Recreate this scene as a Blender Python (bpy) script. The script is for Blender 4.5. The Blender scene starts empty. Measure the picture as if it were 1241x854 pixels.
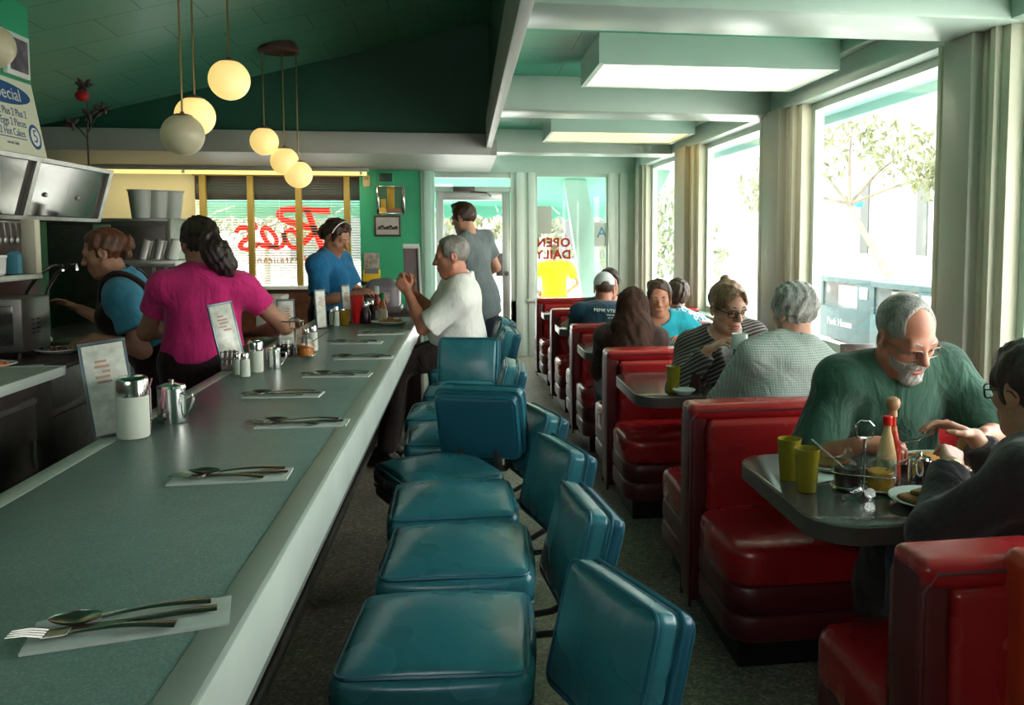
import bpy, bmesh, math, random
import numpy as np
from mathutils import Vector, Matrix, Euler, Quaternion
random.seed(7)
PI = math.pi
SC = bpy.context.scene
COL = SC.collection

# ------------------------------------------------------------------ objects
def link(o):
    COL.objects.link(o); return o

def thing(name, label, cat, loc=(0, 0, 0), rz=0.0, group=None):
    o = bpy.data.objects.new(name, None)
    o.empty_display_size = 0.05
    o.location = loc; o.rotation_euler = (0, 0, rz)
    o['label'] = label; o['category'] = cat
    if group: o['group'] = group
    return link(o)

def tag(o, label, cat, group=None):
    o['label'] = label; o['category'] = cat
    if group: o['group'] = group
    return o

def struct(o):
    o['kind'] = 'structure'; return o

def copy_tree(o, parent=None):
    c = o.copy(); COL.objects.link(c)
    if parent is not None: c.parent = parent
    for ch in list(o.children): copy_tree(ch, c)
    return c

def dup(root, loc, rz=0.0, label=None, group=None):
    c = copy_tree(root)
    c.location = loc; c.rotation_euler = (0, 0, rz)
    if label: c['label'] = label
    if group: c['group'] = group
    return c

def finish(name, me, m, parent=None, loc=None, smooth=True, angle=None):
    o = bpy.data.objects.new(name, me)
    if m is not None:
        for mm in (m if isinstance(m, (list, tuple)) else [m]):
            me.materials.append(mm)
    link(o)
    if parent is not None: o.parent = parent
    if loc is not None: o.location = loc
    if smooth:
        me.polygons.foreach_set('use_smooth', [True] * len(me.polygons))
        if angle is not None:
            try: me.set_sharp_from_angle(angle=math.radians(angle))
            except Exception: pass
    return o

# ------------------------------------------------------------------ mesh builder
class MB:
    def __init__(self): self.bm = bmesh.new(); self.mi = 0
    def _m(self, faces):
        for f in faces: f.material_index = self.mi
    def slot(self, i): self.mi = i; return self
    def box(self, c, s, bev=0.0, rot=None, seg=2):
        r = bmesh.ops.create_cube(self.bm, size=1.0)
        vs = r['verts']
        bmesh.ops.scale(self.bm, vec=s, verts=vs)
        if bev > 0:
            es = list({e for v in vs for e in v.link_edges})
            rb = bmesh.ops.bevel(self.bm, geom=es, offset=min(bev, min(s) * .49), segments=seg, profile=.5, affect='EDGES')
            vs = list({v for f in rb['faces'] for v in f.verts} | {v for v in vs if v.is_valid})
        if rot is not None:
            R = rot if isinstance(rot, Matrix) else Euler(rot).to_matrix()
            bmesh.ops.rotate(self.bm, cent=(0, 0, 0), matrix=R, verts=vs)
        bmesh.ops.translate(self.bm, vec=c, verts=vs)
        self._m({f for v in vs for f in v.link_faces})
        return self
    def bx(self, x0, x1, y0, y1, z0, z1, bev=0.0):
        return self.box(((x0 + x1) / 2, (y0 + y1) / 2, (z0 + z1) / 2), (abs(x1 - x0), abs(y1 - y0), abs(z1 - z0)), bev)
    def grid(self, pts, closed_u=False, closed_v=False, flip=False):
        """pts[i][j] -> quads"""
        n, m = len(pts), len(pts[0])
        V = [[self.bm.verts.new(p) for p in row] for row in pts]
        fs = []
        for i in range(n if closed_u else n - 1):
            for j in range(m if closed_v else m - 1):
                q = [V[i][j], V[(i + 1) % n][j], V[(i + 1) % n][(j + 1) % m], V[i][(j + 1) % m]]
                if flip: q.reverse()
                try: fs.append(self.bm.faces.new(q))
                except ValueError: pass
        self._m(fs)
        return V
    def lathe(self, prof, seg=24, c=(0, 0, 0), M=None, caps=True):
        """prof list of (r,z) bottom->top"""
        rows = []
        for r, z in prof:
            row = []
            for k in range(seg):
                a = 2 * PI * k / seg
                p = Vector((r * math.cos(a), r * math.sin(a), z))
                if M is not None: p = M @ p
                row.append(p + Vector(c))
            rows.append(row)
        V = self.grid(rows, closed_v=True, flip=True)
        if caps:
            fs = []
            if prof[0][0] > 1e-5: fs.append(self.bm.faces.new(list(reversed(V[0]))))
            if prof[-1][0] > 1e-5: fs.append(self.bm.faces.new(V[-1]))
            self._m(fs)
        return self
    def cyl(self, a, b, r, r2=None, seg=16):
        a = Vector(a); b = Vector(b); d = b - a
        q = d.to_track_quat('Z', 'Y').to_matrix()
        r2 = r if r2 is None else r2
        rows = []
        for (p, rr) in ((a, r), (b, r2)):
            rows.append([p + q @ Vector((rr * math.cos(2 * PI * k / seg), rr * math.sin(2 * PI * k / seg), 0)) for k in range(seg)])
        V = self.grid(rows, closed_v=True, flip=True)
        self._m([self.bm.faces.new(list(reversed(V[0]))), self.bm.faces.new(V[1])])
        return self
    def tube(self, pts, r, seg=8, closed=False, flat=None):
        """swept tube, r number or list; flat=(w,h) for an elliptic section"""
        pts = [Vector(p) for p in pts]; n = len(pts)
        rows = []; up = None
        for i, p in enumerate(pts):
            if closed: t = pts[(i + 1) % n] - pts[i - 1]
            else: t = pts[min(i + 1, n - 1)] - pts[max(i - 1, 0)]
            t.normalize()
            if up is None:
                up = Vector((0, 0, 1)) if abs(t.z) < .9 else Vector((1, 0, 0))
            s = t.cross(up)
            if s.length < 1e-4: s = t.orthogonal()
            s.normalize(); u = s.cross(t); up = u
            rr = r[i] if isinstance(r, (list, tuple)) else r
            w, h = (rr * flat[0], rr * flat[1]) if flat else (rr, rr)
            rows.append([p + s * (w * math.cos(2 * PI * k / seg)) + u * (h * math.sin(2 * PI * k / seg)) for k in range(seg)])
        V = self.grid(rows, closed_u=closed, closed_v=True)
        if not closed:
            self._m([self.bm.faces.new(V[0]), self.bm.faces.new(list(reversed(V[-1])))])
        return self
    def ell(self, c, r, rot=None, seg=20, rings=12):
        rr = bmesh.ops.create_uvsphere(self.bm, u_segments=seg, v_segments=rings, radius=1.0)
        vs = rr['verts']
        bmesh.ops.scale(self.bm, vec=r if hasattr(r, '__len__') else (r, r, r), verts=vs)
        if rot is not None:
            R = rot if isinstance(rot, Matrix) else Euler(rot).to_matrix()
            bmesh.ops.rotate(self.bm, cent=(0, 0, 0), matrix=R, verts=vs)
        bmesh.ops.translate(self.bm, vec=c, verts=vs)
        self._m({f for v in vs for f in v.link_faces})
        return self
    def prism(self, poly, M, depth):
        """poly list of (u,v); M 4x4 maps (u,v,w); extruded w from 0..depth"""
        a = [self.bm.verts.new(M @ Vector((u, v, 0))) for u, v in poly]
        b = [self.bm.verts.new(M @ Vector((u, v, depth))) for u, v in poly]
        fs = [self.bm.faces.new(list(reversed(a))), self.bm.faces.new(b)]
        n = len(poly)
        for i in range(n):
            fs.append(self.bm.faces.new([a[i], a[(i + 1) % n], b[(i + 1) % n], b[i]]))
        self._m(fs)
        return self
    def cushion(self, c, half, r, bulge=(0, 0, 0), rot=None, n=7, shear=None):
        """rounded box whose big faces puff outward"""
        hx, hy, hz = half; r = min(r, hx * .98, hy * .98, hz * .98)
        R = None
        if rot is not None: R = rot if isinstance(rot, Matrix) else Euler(rot).to_matrix()
        def coords(h):
            k = 4
            a = [-h + r * i / k for i in range(k)]
            inn = h - r
            b = [-inn + 2 * inn * i / n for i in range(n + 1)]
            e = [h - r * (k - 1 - i) / k for i in range(k)]
            return a + b + e
        cs = [coords(hx), coords(hy), coords(hz)]
        cache = {}
        def vert(p):
            key = (round(p[0], 6), round(p[1], 6), round(p[2], 6))
            if key in cache: return cache[key]
            q = Vector((max(-hx + r, min(hx - r, p[0])), max(-hy + r, min(hy - r, p[1])), max(-hz + r, min(hz - r, p[2]))))
            d = Vector(p) - q
            if d.length > 1e-9: d.normalize()
            v = q + d * r
            fx = 1 - (p[0] / hx) ** 2; fy = 1 - (p[1] / hy) ** 2; fz = 1 - (p[2] / hz) ** 2
            v.x += bulge[0] * max(0, fy) * max(0, fz) * (p[0] / hx)
            v.y += bulge[1] * max(0, fx) * max(0, fz) * (p[1] / hy)
            v.z += bulge[2] * max(0, fx) ** .7 * max(0, fy) ** .7 * (p[2] / hz)
            if shear: v = shear(v)
            if R is not None: v = R @ v
            cache[key] = self.bm.verts.new(v + Vector(c))
            return cache[key]
        fs = []
        for ax in range(3):
            i, j = (ax + 1) % 3, (ax + 2) % 3
            for s in (-1, 1):
                for a in range(len(cs[i]) - 1):
                    for b in range(len(cs[j]) - 1):
                        q = []
                        for (da, db) in ((0, 0), (1, 0), (1, 1), (0, 1)):
                            p = [0, 0, 0]; p[ax] = s * half[ax]; p[i] = cs[i][a + da]; p[j] = cs[j][b + db]
                            q.append(vert(p))
                        if s < 0: q.reverse()
                        try: fs.append(self.bm.faces.new(q))
                        except ValueError: pass
        self._m(fs)
        return self
    def build(self, name, m=None, parent=None, loc=None, smooth=True, angle=38):
        me = bpy.data.meshes.new(name)
        self.bm.normal_update()
        self.bm.to_mesh(me); self.bm.free()
        return finish(name, me, m, parent, loc, smooth, angle)

def rrect(hx, hy, r, k=5):
    """rounded rectangle outline, counter-clockwise"""
    out = []
    for (cx, cy, a0) in ((hx - r, hy - r, 0), (-hx + r, hy - r, 90), (-hx + r, -hy + r, 180), (hx - r, -hy + r, 270)):
        for i in range(k + 1):
            a = math.radians(a0 + 90 * i / k)
            out.append((cx + r * math.cos(a), cy + r * math.sin(a)))
    return out

def text_mesh(name, s, size, m, parent=None, depth=.0006, M=None, align='CENTER', space=1.0, sx=1.0, bold=0.0):
    cu = bpy.data.curves.new(name, 'FONT'); cu.body = s; cu.size = size; cu.extrude = depth
    cu.align_x = align; cu.align_y = 'CENTER'; cu.space_character = space; cu.offset = bold; cu.resolution_u = 3
    o = bpy.data.objects.new('t', cu)
    dg = bpy.context.evaluated_depsgraph_get()
    me = bpy.data.meshes.new_from_object(o)
    bpy.data.objects.remove(o)
    me.name = name
    if sx != 1.0: me.transform(Matrix.Diagonal((sx, 1, 1, 1)))
    if M is not None: me.transform(M)
    return finish(name, me, m, parent, smooth=False)

def join_meshes(name, objs, m=None, parent=None):
    """merge several just-built lettering meshes into one mesh"""
    bm = bmesh.new(); mats = []
    for o in objs:
        off = len(mats); mats += [x for x in o.data.materials]
        tmp = o.data.copy(); tmp.transform(o.matrix_basis)
        n0 = len(bm.faces); bm.from_mesh(tmp); bm.faces.ensure_lookup_table()
        for f in bm.faces[n0:]: f.material_index += off
        bpy.data.meshes.remove(tmp); bpy.data.objects.remove(o)
    me = bpy.data.meshes.new(name); bm.to_mesh(me); bm.free()
    return finish(name, me, m if m is not None else mats, parent, smooth=False)

# ------------------------------------------------------------------ materials
def lin(h):
    if isinstance(h, (tuple, list)): return (h[0], h[1], h[2], 1)
    h = h.lstrip('#'); v = [int(h[i:i + 2], 16) / 255 for i in (0, 2, 4)]
    return tuple(((c / 12.92) if c <= .04045 else ((c + .055) / 1.055) ** 2.4) for c in v) + (1,)

class NT:
    def __init__(self, name):
        self.m = bpy.data.materials.new(name); self.m.use_nodes = True
        self.nt = self.m.node_tree; self.n = self.nt.nodes; self.l = self.nt.links
        self.b = self.n['Principled BSDF']
    def node(self, t, **kw):
        nd = self.n.new(t)
        for k, v in kw.items(): setattr(nd, k, v)
        return nd
    def co(self, scale=(1, 1, 1), kind='Object', rot=(0, 0, 0), loc=(0, 0, 0)):
        tc = self.node('ShaderNodeTexCoord'); mp = self.node('ShaderNodeMapping')
        mp.inputs['Scale'].default_value = scale; mp.inputs['Rotation'].default_value = rot; mp.inputs['Location'].default_value = loc
        self.l.new(tc.outputs[kind], mp.inputs['Vector']); return mp.outputs['Vector']
    def noise(self, vec, scale, detail=3, rough=.55, dist=0):
        nd = self.node('ShaderNodeTexNoise'); nd.inputs['Scale'].default_value = scale; nd.inputs['Detail'].default_value = detail
        nd.inputs['Roughness'].default_value = rough; nd.inputs['Distortion'].default_value = dist
        self.l.new(vec, nd.inputs['Vector']); return nd.outputs['Fac']
    def ramp(self, fac, stops, interp='LINEAR'):
        r = self.node('ShaderNodeValToRGB'); e = r.color_ramp; e.interpolation = interp
        while len(e.elements) < len(stops): e.elements.new(.5)
        for el, (p, c) in zip(e.elements, stops): el.position = p; el.color = lin(c)
        self.l.new(fac, r.inputs['Fac']); return r.outputs['Color']
    def mix(self, fac, a, b, mode='MIX'):
        x = self.node('ShaderNodeMix', data_type='RGBA', blend_type=mode)
        for s, v in ((x.inputs[0], fac), (x.inputs[6], a), (x.inputs[7], b)):
            if hasattr(v, 'is_output'): self.l.new(v, s)
            elif s == x.inputs[0]: s.default_value = v
            else: s.default_value = lin(v)
        return x.outputs[2]
    def math(self, op, a, b=0.0):
        x = self.node('ShaderNodeMath', operation=op)
        for s, v in ((x.inputs[0], a), (x.inputs[1], b)):
            if hasattr(v, 'is_output'): self.l.new(v, s)
            else: s.default_value = v
        return x.outputs[0]
    def bump(self, h, strength=.3, dist=.01):
        b = self.node('ShaderNodeBump'); b.inputs['Strength'].default_value = strength; b.inputs['Distance'].default_value = dist
        self.l.new(h, b.inputs['Height']); self.l.new(b.outputs['Normal'], self.b.inputs['Normal']); return b
    def set(self, col=None, rough=None, metal=None, **kw):
        for k, v in (('Base Color', col), ('Roughness', rough), ('Metallic', metal)):
            if v is None: continue
            if hasattr(v, 'is_output'): self.l.new(v, self.b.inputs[k])
            else: self.b.inputs[k].default_value = lin(v) if k == 'Base Color' else v
        for k, v in kw.items(): self.b.inputs[k.replace('_', ' ')].default_value = v
        return self

def mat(name, col, rough=.5, metal=0.0, var=.0, vs=6.0, bump=0.0, bs=60.0, bd=.004, spec=.5, coat=0.0, trans=0.0, ior=1.45, emit=None, es=0.0, kind='Object', sss=0.0):
    t = NT(name); c = lin(col)
    t.set(rough=rough, metal=metal)
    t.b.inputs['Specular IOR Level'].default_value = spec
    t.b.inputs['Coat Weight'].default_value = coat; t.b.inputs['Coat Roughness'].default_value = .12
    t.b.inputs['Transmission Weight'].default_value = trans; t.b.inputs['IOR'].default_value = ior
    v = t.co(kind=kind)
    if var > 0:
        f = t.noise(v, vs, 4)
        d = tuple(max(0, x * (1 - var)) for x in c[:3]); b = tuple(min(1, x * (1 + var)) for x in c[:3])
        t.set(col=t.ramp(f, [(.3, d), (.7, b)]))
    else: t.b.inputs['Base Color'].default_value = c
    if bump > 0: t.bump(t.noise(v, bs, 3), bump, bd)
    if emit is not None:
        t.b.inputs['Emission Color'].default_value = lin(emit); t.b.inputs['Emission Strength'].default_value = es
    if sss > 0:
        t.b.inputs['Subsurface Weight'].default_value = sss; t.b.inputs['Subsurface Radius'].default_value = (.01, .004, .002)
    return t.m

def vinyl(name, col, rough=.33, crease=.25, spec=.5):
    """smooth upholstery vinyl with fine grain and slack creases"""
    t = NT(name); c = lin(col)[:3]; v = t.co()
    f = t.noise(v, 3.5, 2, .5)
    t.set(col=t.ramp(f, [(.3, tuple(x * .88 for x in c)), (.72, tuple(min(1, x * 1.1) for x in c))]))
    r = t.noise(v, 5, 1.5)
    t.set(rough=t.math('MULTIPLY_ADD', r, .22) if False else t.math('ADD', t.math('MULTIPLY', r, .12), rough - .06))
    t.b.inputs['Specular IOR Level'].default_value = spec
    h = t.noise(v, 5, 1.5, .4, .2)
    t.bump(h, crease, .009)
    return t.m

def glass_pane(name, tint=(1, 1, 1)):
    """thin window glass: clear with a fresnel reflection"""
    t = NT(name); out = t.n['Material Output']
    tr = t.node('ShaderNodeBsdfTransparent'); tr.inputs['Color'].default_value = (*tint, 1)
    gl = t.node('ShaderNodeBsdfGlossy'); gl.inputs['Roughness'].default_value = .02
    lw = t.node('ShaderNodeLayerWeight'); lw.inputs['Blend'].default_value = .5
    fac = t.math('ADD', t.math('MULTIPLY', t.math('POWER', lw.outputs['Facing'], 4.0), .35), .03)
    mx = t.node('ShaderNodeMixShader')
    t.l.new(fac, mx.inputs[0]); t.l.new(tr.outputs[0], mx.inputs[1]); t.l.new(gl.outputs[0], mx.inputs[2])
    t.l.new(mx.outputs[0], out.inputs['Surface'])
    return t.m
# ------------------------------------------------------------------ camera / colour management / world
cam = bpy.data.cameras.new('camera'); camo = link(bpy.data.objects.new('camera', cam))
cam.sensor_width = 36.0; cam.sensor_fit = 'HORIZONTAL'; cam.lens = 36.0 * 1020 / 1241
cam.shift_x = -(700 - 620.5) / 1241; cam.shift_y = -(427 - 358) / 1241
cam.clip_start = .05; cam.clip_end = 400
camo.location = (0, 0, 1.5)
camo.rotation_euler = (math.radians(90 - 4.0936), 0, math.radians(-7.5204))
SC.camera = camo
SC.view_settings.view_transform = 'Standard'; SC.view_settings.look = 'None'
SC.view_settings.gamma = 1.0; SC.view_settings.use_curve_mapping = False
SC.view_settings.exposure = 0.9
SC.cycles.use_denoising = True
try: SC.cycles.denoiser = 'OPENIMAGEDENOISE'
except Exception: pass
SC.cycles.max_bounces = 10; SC.cycles.diffuse_bounces = 5; SC.cycles.glossy_bounces = 4
SC.cycles.transmission_bounces = 8; SC.cycles.transparent_max_bounces = 16
SC.cycles.caustics_reflective = False; SC.cycles.caustics_refractive = False
SC.cycles.sample_clamp_indirect = 6.0; SC.cycles.blur_glossy = 1.0

w = bpy.data.worlds.new('sky'); SC.world = w; w.use_nodes = True
bg = w.node_tree.nodes['Background']
wt = w.node_tree
tc = wt.nodes.new('ShaderNodeTexCoord'); sp = wt.nodes.new('ShaderNodeSeparateXYZ'); rp = wt.nodes.new('ShaderNodeValToRGB')
wt.links.new(tc.outputs['Generated'], sp.inputs[0]); wt.links.new(sp.outputs['Z'], rp.inputs['Fac']); wt.links.new(rp.outputs['Color'], bg.inputs['Color'])
e = rp.color_ramp.elements
e[0].position = 0.0; e[0].color = (1.0, .95, .83, 1); e[1].position = .6; e[1].color = (.88, .96, 1.0, 1)
bg.inputs['Strength'].default_value = 7.0

sun = bpy.data.lights.new('sun', 'SUN'); suno = link(bpy.data.objects.new('sun', sun))
sun.energy = 4.0; sun.angle = .02; sun.color = (1, .93, .8)
suno.rotation_euler = Euler((math.radians(40), 0, math.radians(-102)))   # from the west, over the roof

# ------------------------------------------------------------------ room materials
M = {}
def speckle(name, base, specks, scale, rough, mixamt=.5, spec=.5):
    t = NT(name); v = t.co()
    vo = t.node('ShaderNodeTexVoronoi'); vo.inputs['Scale'].default_value = scale; t.l.new(v, vo.inputs['Vector'])
    sep = t.node('ShaderNodeSeparateColor'); t.l.new(vo.outputs['Color'], sep.inputs[0])
    c1 = t.ramp(sep.outputs[0], specks, 'CONSTANT')
    big = t.noise(v, 1.3, 5, .6)
    c2 = t.mix(mixamt, base, c1)
    dk = t.ramp(big, [(.35, (.72, .72, .72)), (.65, (1.1, 1.1, 1.1))])
    t.set(col=t.mix(1.0, c2, dk, 'MULTIPLY'))
    t.set(rough=t.math('ADD', t.math('MULTIPLY', t.noise(v, 3.5, 5), .25), rough - .12))
    t.b.inputs['Specular IOR Level'].default_value = spec
    return t.m
M['floor'] = speckle('terrazzo', (.32, .25, .19), [(0, (.15, .12, .095)), (.3, (.29, .25, .19)), (.6, (.40, .35, .26)), (.82, (.18, .20, .14)), (.93, (.55, .50, .38))], 95, .42, .7, .4)
M['ctop'] = speckle('mint_laminate', (.165, .255, .23), [(0, (.135, .215, .195)), (.35, (.165, .26, .235)), (.7, (.20, .30, .27)), (.93, (.27, .37, .33))], 330, .34, .75, .55)
def tiles(name, col, seam, sx, sy, rough):
    t = NT(name); v = t.co()
    br = t.node('ShaderNodeTexBrick'); br.offset = .5; t.l.new(v, br.inputs['Vector'])
    for k, x in (('Color1', col), ('Color2', tuple(c * .93 for c in col)), ('Mortar', seam)): br.inputs[k].default_value = lin(x)
    br.inputs['Scale'].default_value = 1.0; br.inputs['Mortar Size'].default_value = .004; br.inputs['Brick Width'].default_value = sx; br.inputs['Row Height'].default_value = sy
    t.set(col=br.outputs['Color'], rough=rough)
    h = t.math('SUBTRACT', t.math('MULTIPLY', t.noise(v, 55, 2), .35), br.outputs['Fac'])
    t.bump(h, .35, .006)
    return t.m
M['ceil_hi'] = tiles('dark_green_ceiling_tile', (.11, .38, .265), (.03, .11, .075), .61, .405, .30)
M['ceil_lo'] = tiles('green_soffit_tile', (.05, .37, .225), (.025, .14, .09), .61, .405, .42)
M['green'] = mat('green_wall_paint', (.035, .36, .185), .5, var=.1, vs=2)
M['dkgreen'] = mat('shaded_gable_green', (.008, .075, .048), .55, var=.1, vs=2)  # green of gable and clerestory, their shade put into the colour
M['beam'] = mat('grey_green_gloss_paint', (.48, .60, .53), .32, var=.05, vs=3, bump=.05, bs=90)
M['fascia'] = mat('grey_fascia_paint', (.36, .37, .34), .45, var=.06, vs=3)
M['pillar'] = mat('warm_grey_pillar_paint', (.46, .45, .38), .38, var=.05, vs=3)
M['cream'] = mat('cream_jamb_paint', (.66, .63, .50), .4, var=.06, vs=4)
M['yellow'] = mat('yellow_wall_paint', (.78, .70, .42), .6, var=.05, vs=2)
M['white'] = mat('white_paint', (.75, .78, .74), .4)
M['wood'] = mat('brown_wainscot_wood', (.13, .045, .022), .45, var=.35, vs=9)
M['alum'] = mat('aluminium', (.62, .66, .64), .35, .7)
M['steel'] = mat('brushed_steel', (.42, .42, .40), .38, .9, var=.12, vs=14)
M['dksteel'] = mat('dark_steel', (.13, .115, .11), .42, .75, var=.2, vs=10)
M['chrome'] = mat('chrome', (.75, .76, .75), .12, 1.0)
M['black'] = mat('black_plastic', (.012, .010, .011), .4)
M['concrete'] = mat('pale_concrete', (.62, .6, .54), .8, var=.12, vs=3)
M['glass'] = glass_pane('window_glass')
M['kick'] = mat('dark_red_brown_panel', (.035, .014, .013), .5, var=.3, vs=6)

# ------------------------------------------------------------------ floor, walls, ceilings
Y0, YF = -2.4, 10.4
def S(name, mb, m, **k): return struct(mb.build(name, m, **k))
S('floor', MB().bx(-4.75, 2.3, Y0, YF + .15, -.12, 0), M['floor'])
CZ = lambda X, Y: 3.53 + .259 * (X - .26) - .046 * (Y - 8.2)
# high sloped ceiling over the counter (slab so that daylight stays out)
b = MB(); xs, ys = (-4.75, .30), (Y0, 8.3)
lo = [[Vector((x, y, CZ(x, y))) for y in ys] for x in xs]; hi = [[p + Vector((0, 0, .15)) for p in r] for r in lo]
vs = [b.bm.verts.new(p) for r in lo + hi for p in r]
for q in ((0, 1, 3, 2), (4, 6, 7, 5), (0, 2, 6, 4), (1, 5, 7, 3), (0, 4, 5, 1), (2, 3, 7, 6)): b.bm.faces.new([vs[i] for i in q])
S('ceiling', b, M['ceil_hi'])
S('ceiling.001', MB().bx(.22, 2.32, Y0, YF + .1, 2.56, 2.70), M['ceil_lo'])
S('ceiling.002', MB().bx(-4.75, .3, 8.22, YF + .1, 2.268, 2.42), M['fascia'])
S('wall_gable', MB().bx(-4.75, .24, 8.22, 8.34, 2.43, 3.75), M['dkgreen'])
S('trim_1', MB().bx(-4.75, .235, 8.13, 8.24, 2.262, 2.462, .008), M['fascia'])
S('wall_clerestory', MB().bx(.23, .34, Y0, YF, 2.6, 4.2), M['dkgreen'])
S('trim_2', MB().bx(.195, .25, Y0, 8.9, 2.325, 2.62, .008), M['fascia'])
# ceiling beams across the booth bay
for i, (a, c) in enumerate(((3.08, 3.46), (5.68, 6.05), (8.54, 8.90), (.45, .83))):
    S('trim_%d' % (3 + i), MB().bx(.24, 2.2, a, c, 2.33, 2.565, .012), M['beam'])
S('trim_7', MB().bx(2.10, 2.32, Y0, YF, 2.335, 2.60, .01), M['beam'])
S('trim_8', MB().bx(2.04, 2.12, Y0, YF, 2.49, 2.565, .01), M['beam'])
# window-wall: low wall, sill, posts
S('wall_right', MB().bx(2.14, 2.30, Y0, YF, 0, .76), M['cream'])
S('trim_9', MB().bx(2.08, 2.32, Y0, YF, .76, .80, .008), M['beam'])
def post(n, y0, y1, m1, m2, x0=2.10):
    """fluted jamb boards either side of a flat pillar"""
    L = y1 - y0
    b = MB(); k = 0
    for f0, f1, dx in ((0, .10, .03), (.10, .17, .0), (.17, .25, .035), (.25, .30, .015), (.70, .76, .015), (.76, .84, .035), (.84, .90, 0), (.90, 1, .03)):
        b.bx(x0 + dx, 2.24, y0 + L * f0, y0 + L * f1, .79, 2.345, .004)
    S('trim_%d' % n, b, m1)
    S('trim_%d' % (n + 1), MB().bx(x0 - .035, 2.22, y0 + L * .30, y0 + L * .70, .0, 2.345, .006), M['pillar'])
posts = [(3.12, 3.64), (5.16, 6.0), (7.6, 8.6)]
post(10, 3.12, 3.64, M['cream'], M['beam']); post(12, 5.2, 5.98, M['cream'], M['beam']); post(14, 7.6, 8.5, M['cream'], M['beam'])
post(16, .5, 1.0, M['cream'], M['beam'])
post(26, 9.9, 10.4, M['cream'], M['beam'])
wn = 1
S('wall_right.001', MB().bx(2.14, 2.30, Y0, .5, .76, 2.4), M['cream'])  # unseen wall panel added over a window bay to cut frontal light
for (a, c) in ((1.0, 3.12), (3.64, 5.2), (5.98, 7.6), (8.5, 9.9)):
    w_ = link(bpy.data.objects.new('window_%d' % wn, None)); struct(w_)
    f = MB(); f.bx(2.20, 2.26, a, a + .045, .8, 2.34).bx(2.20, 2.26, c - .045, c, .8, 2.34).bx(2.201, 2.259, a + .044, c - .044, .8, .85).bx(2.201, 2.259, a + .044, c - .044, 2.29, 2.34)
    f.build('window_frame', M['beam'], w_)
    MB().bx(2.226, 2.230, a + .04, c - .04, .84, 2.30).build('window_glass', M['glass'], w_)
    wn += 1
# front wall with the blind window, green pier, door and street windows
FW = (YF, YF + .14)
S('wall_front', MB().bx(-4.75, -3.14, FW[0], FW[1], 0, 2.30), M['yellow'])
S('wall_front.001', MB().bx(-3.14, -1.25, FW[0], FW[1], 0, .88), M['wood'])
S('trim_18', MB().bx(-3.18, -1.24, FW[0] - .13, FW[1], .86, .905, .006), M['white'])
S('trim_19', MB().bx(-3.14, -1.25, FW[0] - .025, FW[0], .70, .82, .008).bx(-3.14, -1.25, FW[0] - .02, FW[0], .1, .2, .006), M['wood'])
S('wall_front.002', MB().bx(-1.25, -.53, FW[0] - .10, FW[1], 0, 2.30), M['green'])
S('trim_20', MB().bx(-.535, -.375, FW[0] - .12, FW[1], 0, 2.30, .006).bx(-.50, -.41, FW[0] - .15, FW[0] - .1, 0, 2.30, .006), mat('pale_aqua_paint', (.42, .66, .58), .4))
S('wall_front.003', MB().bx(-.40, 2.3, FW[0], FW[1], 2.265, 2.60), M['beam'])
b = MB()
for (x0, x1, dy) in ((.545, .61, .0), (.61, .70, -.03), (.70, .76, .01), (.76, .845, -.015)): b.bx(x0, x1, FW[0] + dy, FW[1], 0, 2.27, .005)
M['mintwhite'] = mat('mint_white_paint', (.62, .70, .63), .35, var=.05, vs=4)
S('trim_21', b, M['mintwhite'])
b = MB()
for (x0, x1, dy) in ((1.76, 1.84, -.015), (1.84, 1.9, .01), (1.9, 2.0, -.03), (2.0, 2.2, 0.)): b.bx(x0, x1, FW[0] + dy, FW[1], .7, 2.27, .005)
S('trim_22', b, M['mintwhite'])
S('wall_front.004', MB().bx(.54, 2.3, FW[0], FW[1], 0, .69), M['mintwhite'])
S('trim_23', MB().bx(.74, 2.1, FW[0] - .06, FW[1], .68, .715, .006), M['white'])
w_ = link(bpy.data.objects.new('window_%d' % wn, None)); struct(w_); wn += 1
fr = MB()
for x in (.845, 1.735): fr.bx(x, x + .03, FW[0] + .03, FW[0] + .09, .715, 2.265)
fr.bx(.874, 1.736, FW[0] + .031, FW[0] + .089, 2.22, 2.264)
fr.build('window_frame', M['beam'], w_)
MB().bx(.85, 1.76, FW[0] + .06, FW[0] + .064, .715, 2.25).build('window_glass', M['glass'], w_)
w_ = link(bpy.data.objects.new('window_%d' % wn, None)); struct(w_); wn += 1
M['mull'] = mat('ochre_mullion_paint', (.36, .25, .05), .5)
fr = MB()
for x in (-3.03, -2.50, -1.955, -1.40): fr.bx(x - .035, x + .035, FW[0] - .10, FW[0] - .03, .90, 2.27, .005)
fr.bx(-3.14, -1.25, FW[0] - .095, FW[0] - .035, 2.19, 2.268, .005)
fr.build('window_frame', M['mull'], w_)
MB().bx(-3.14, -1.25, FW[0] + .09, FW[0] + .094, .90, 2.27).build('window_glass', M['glass'], w_)
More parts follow.
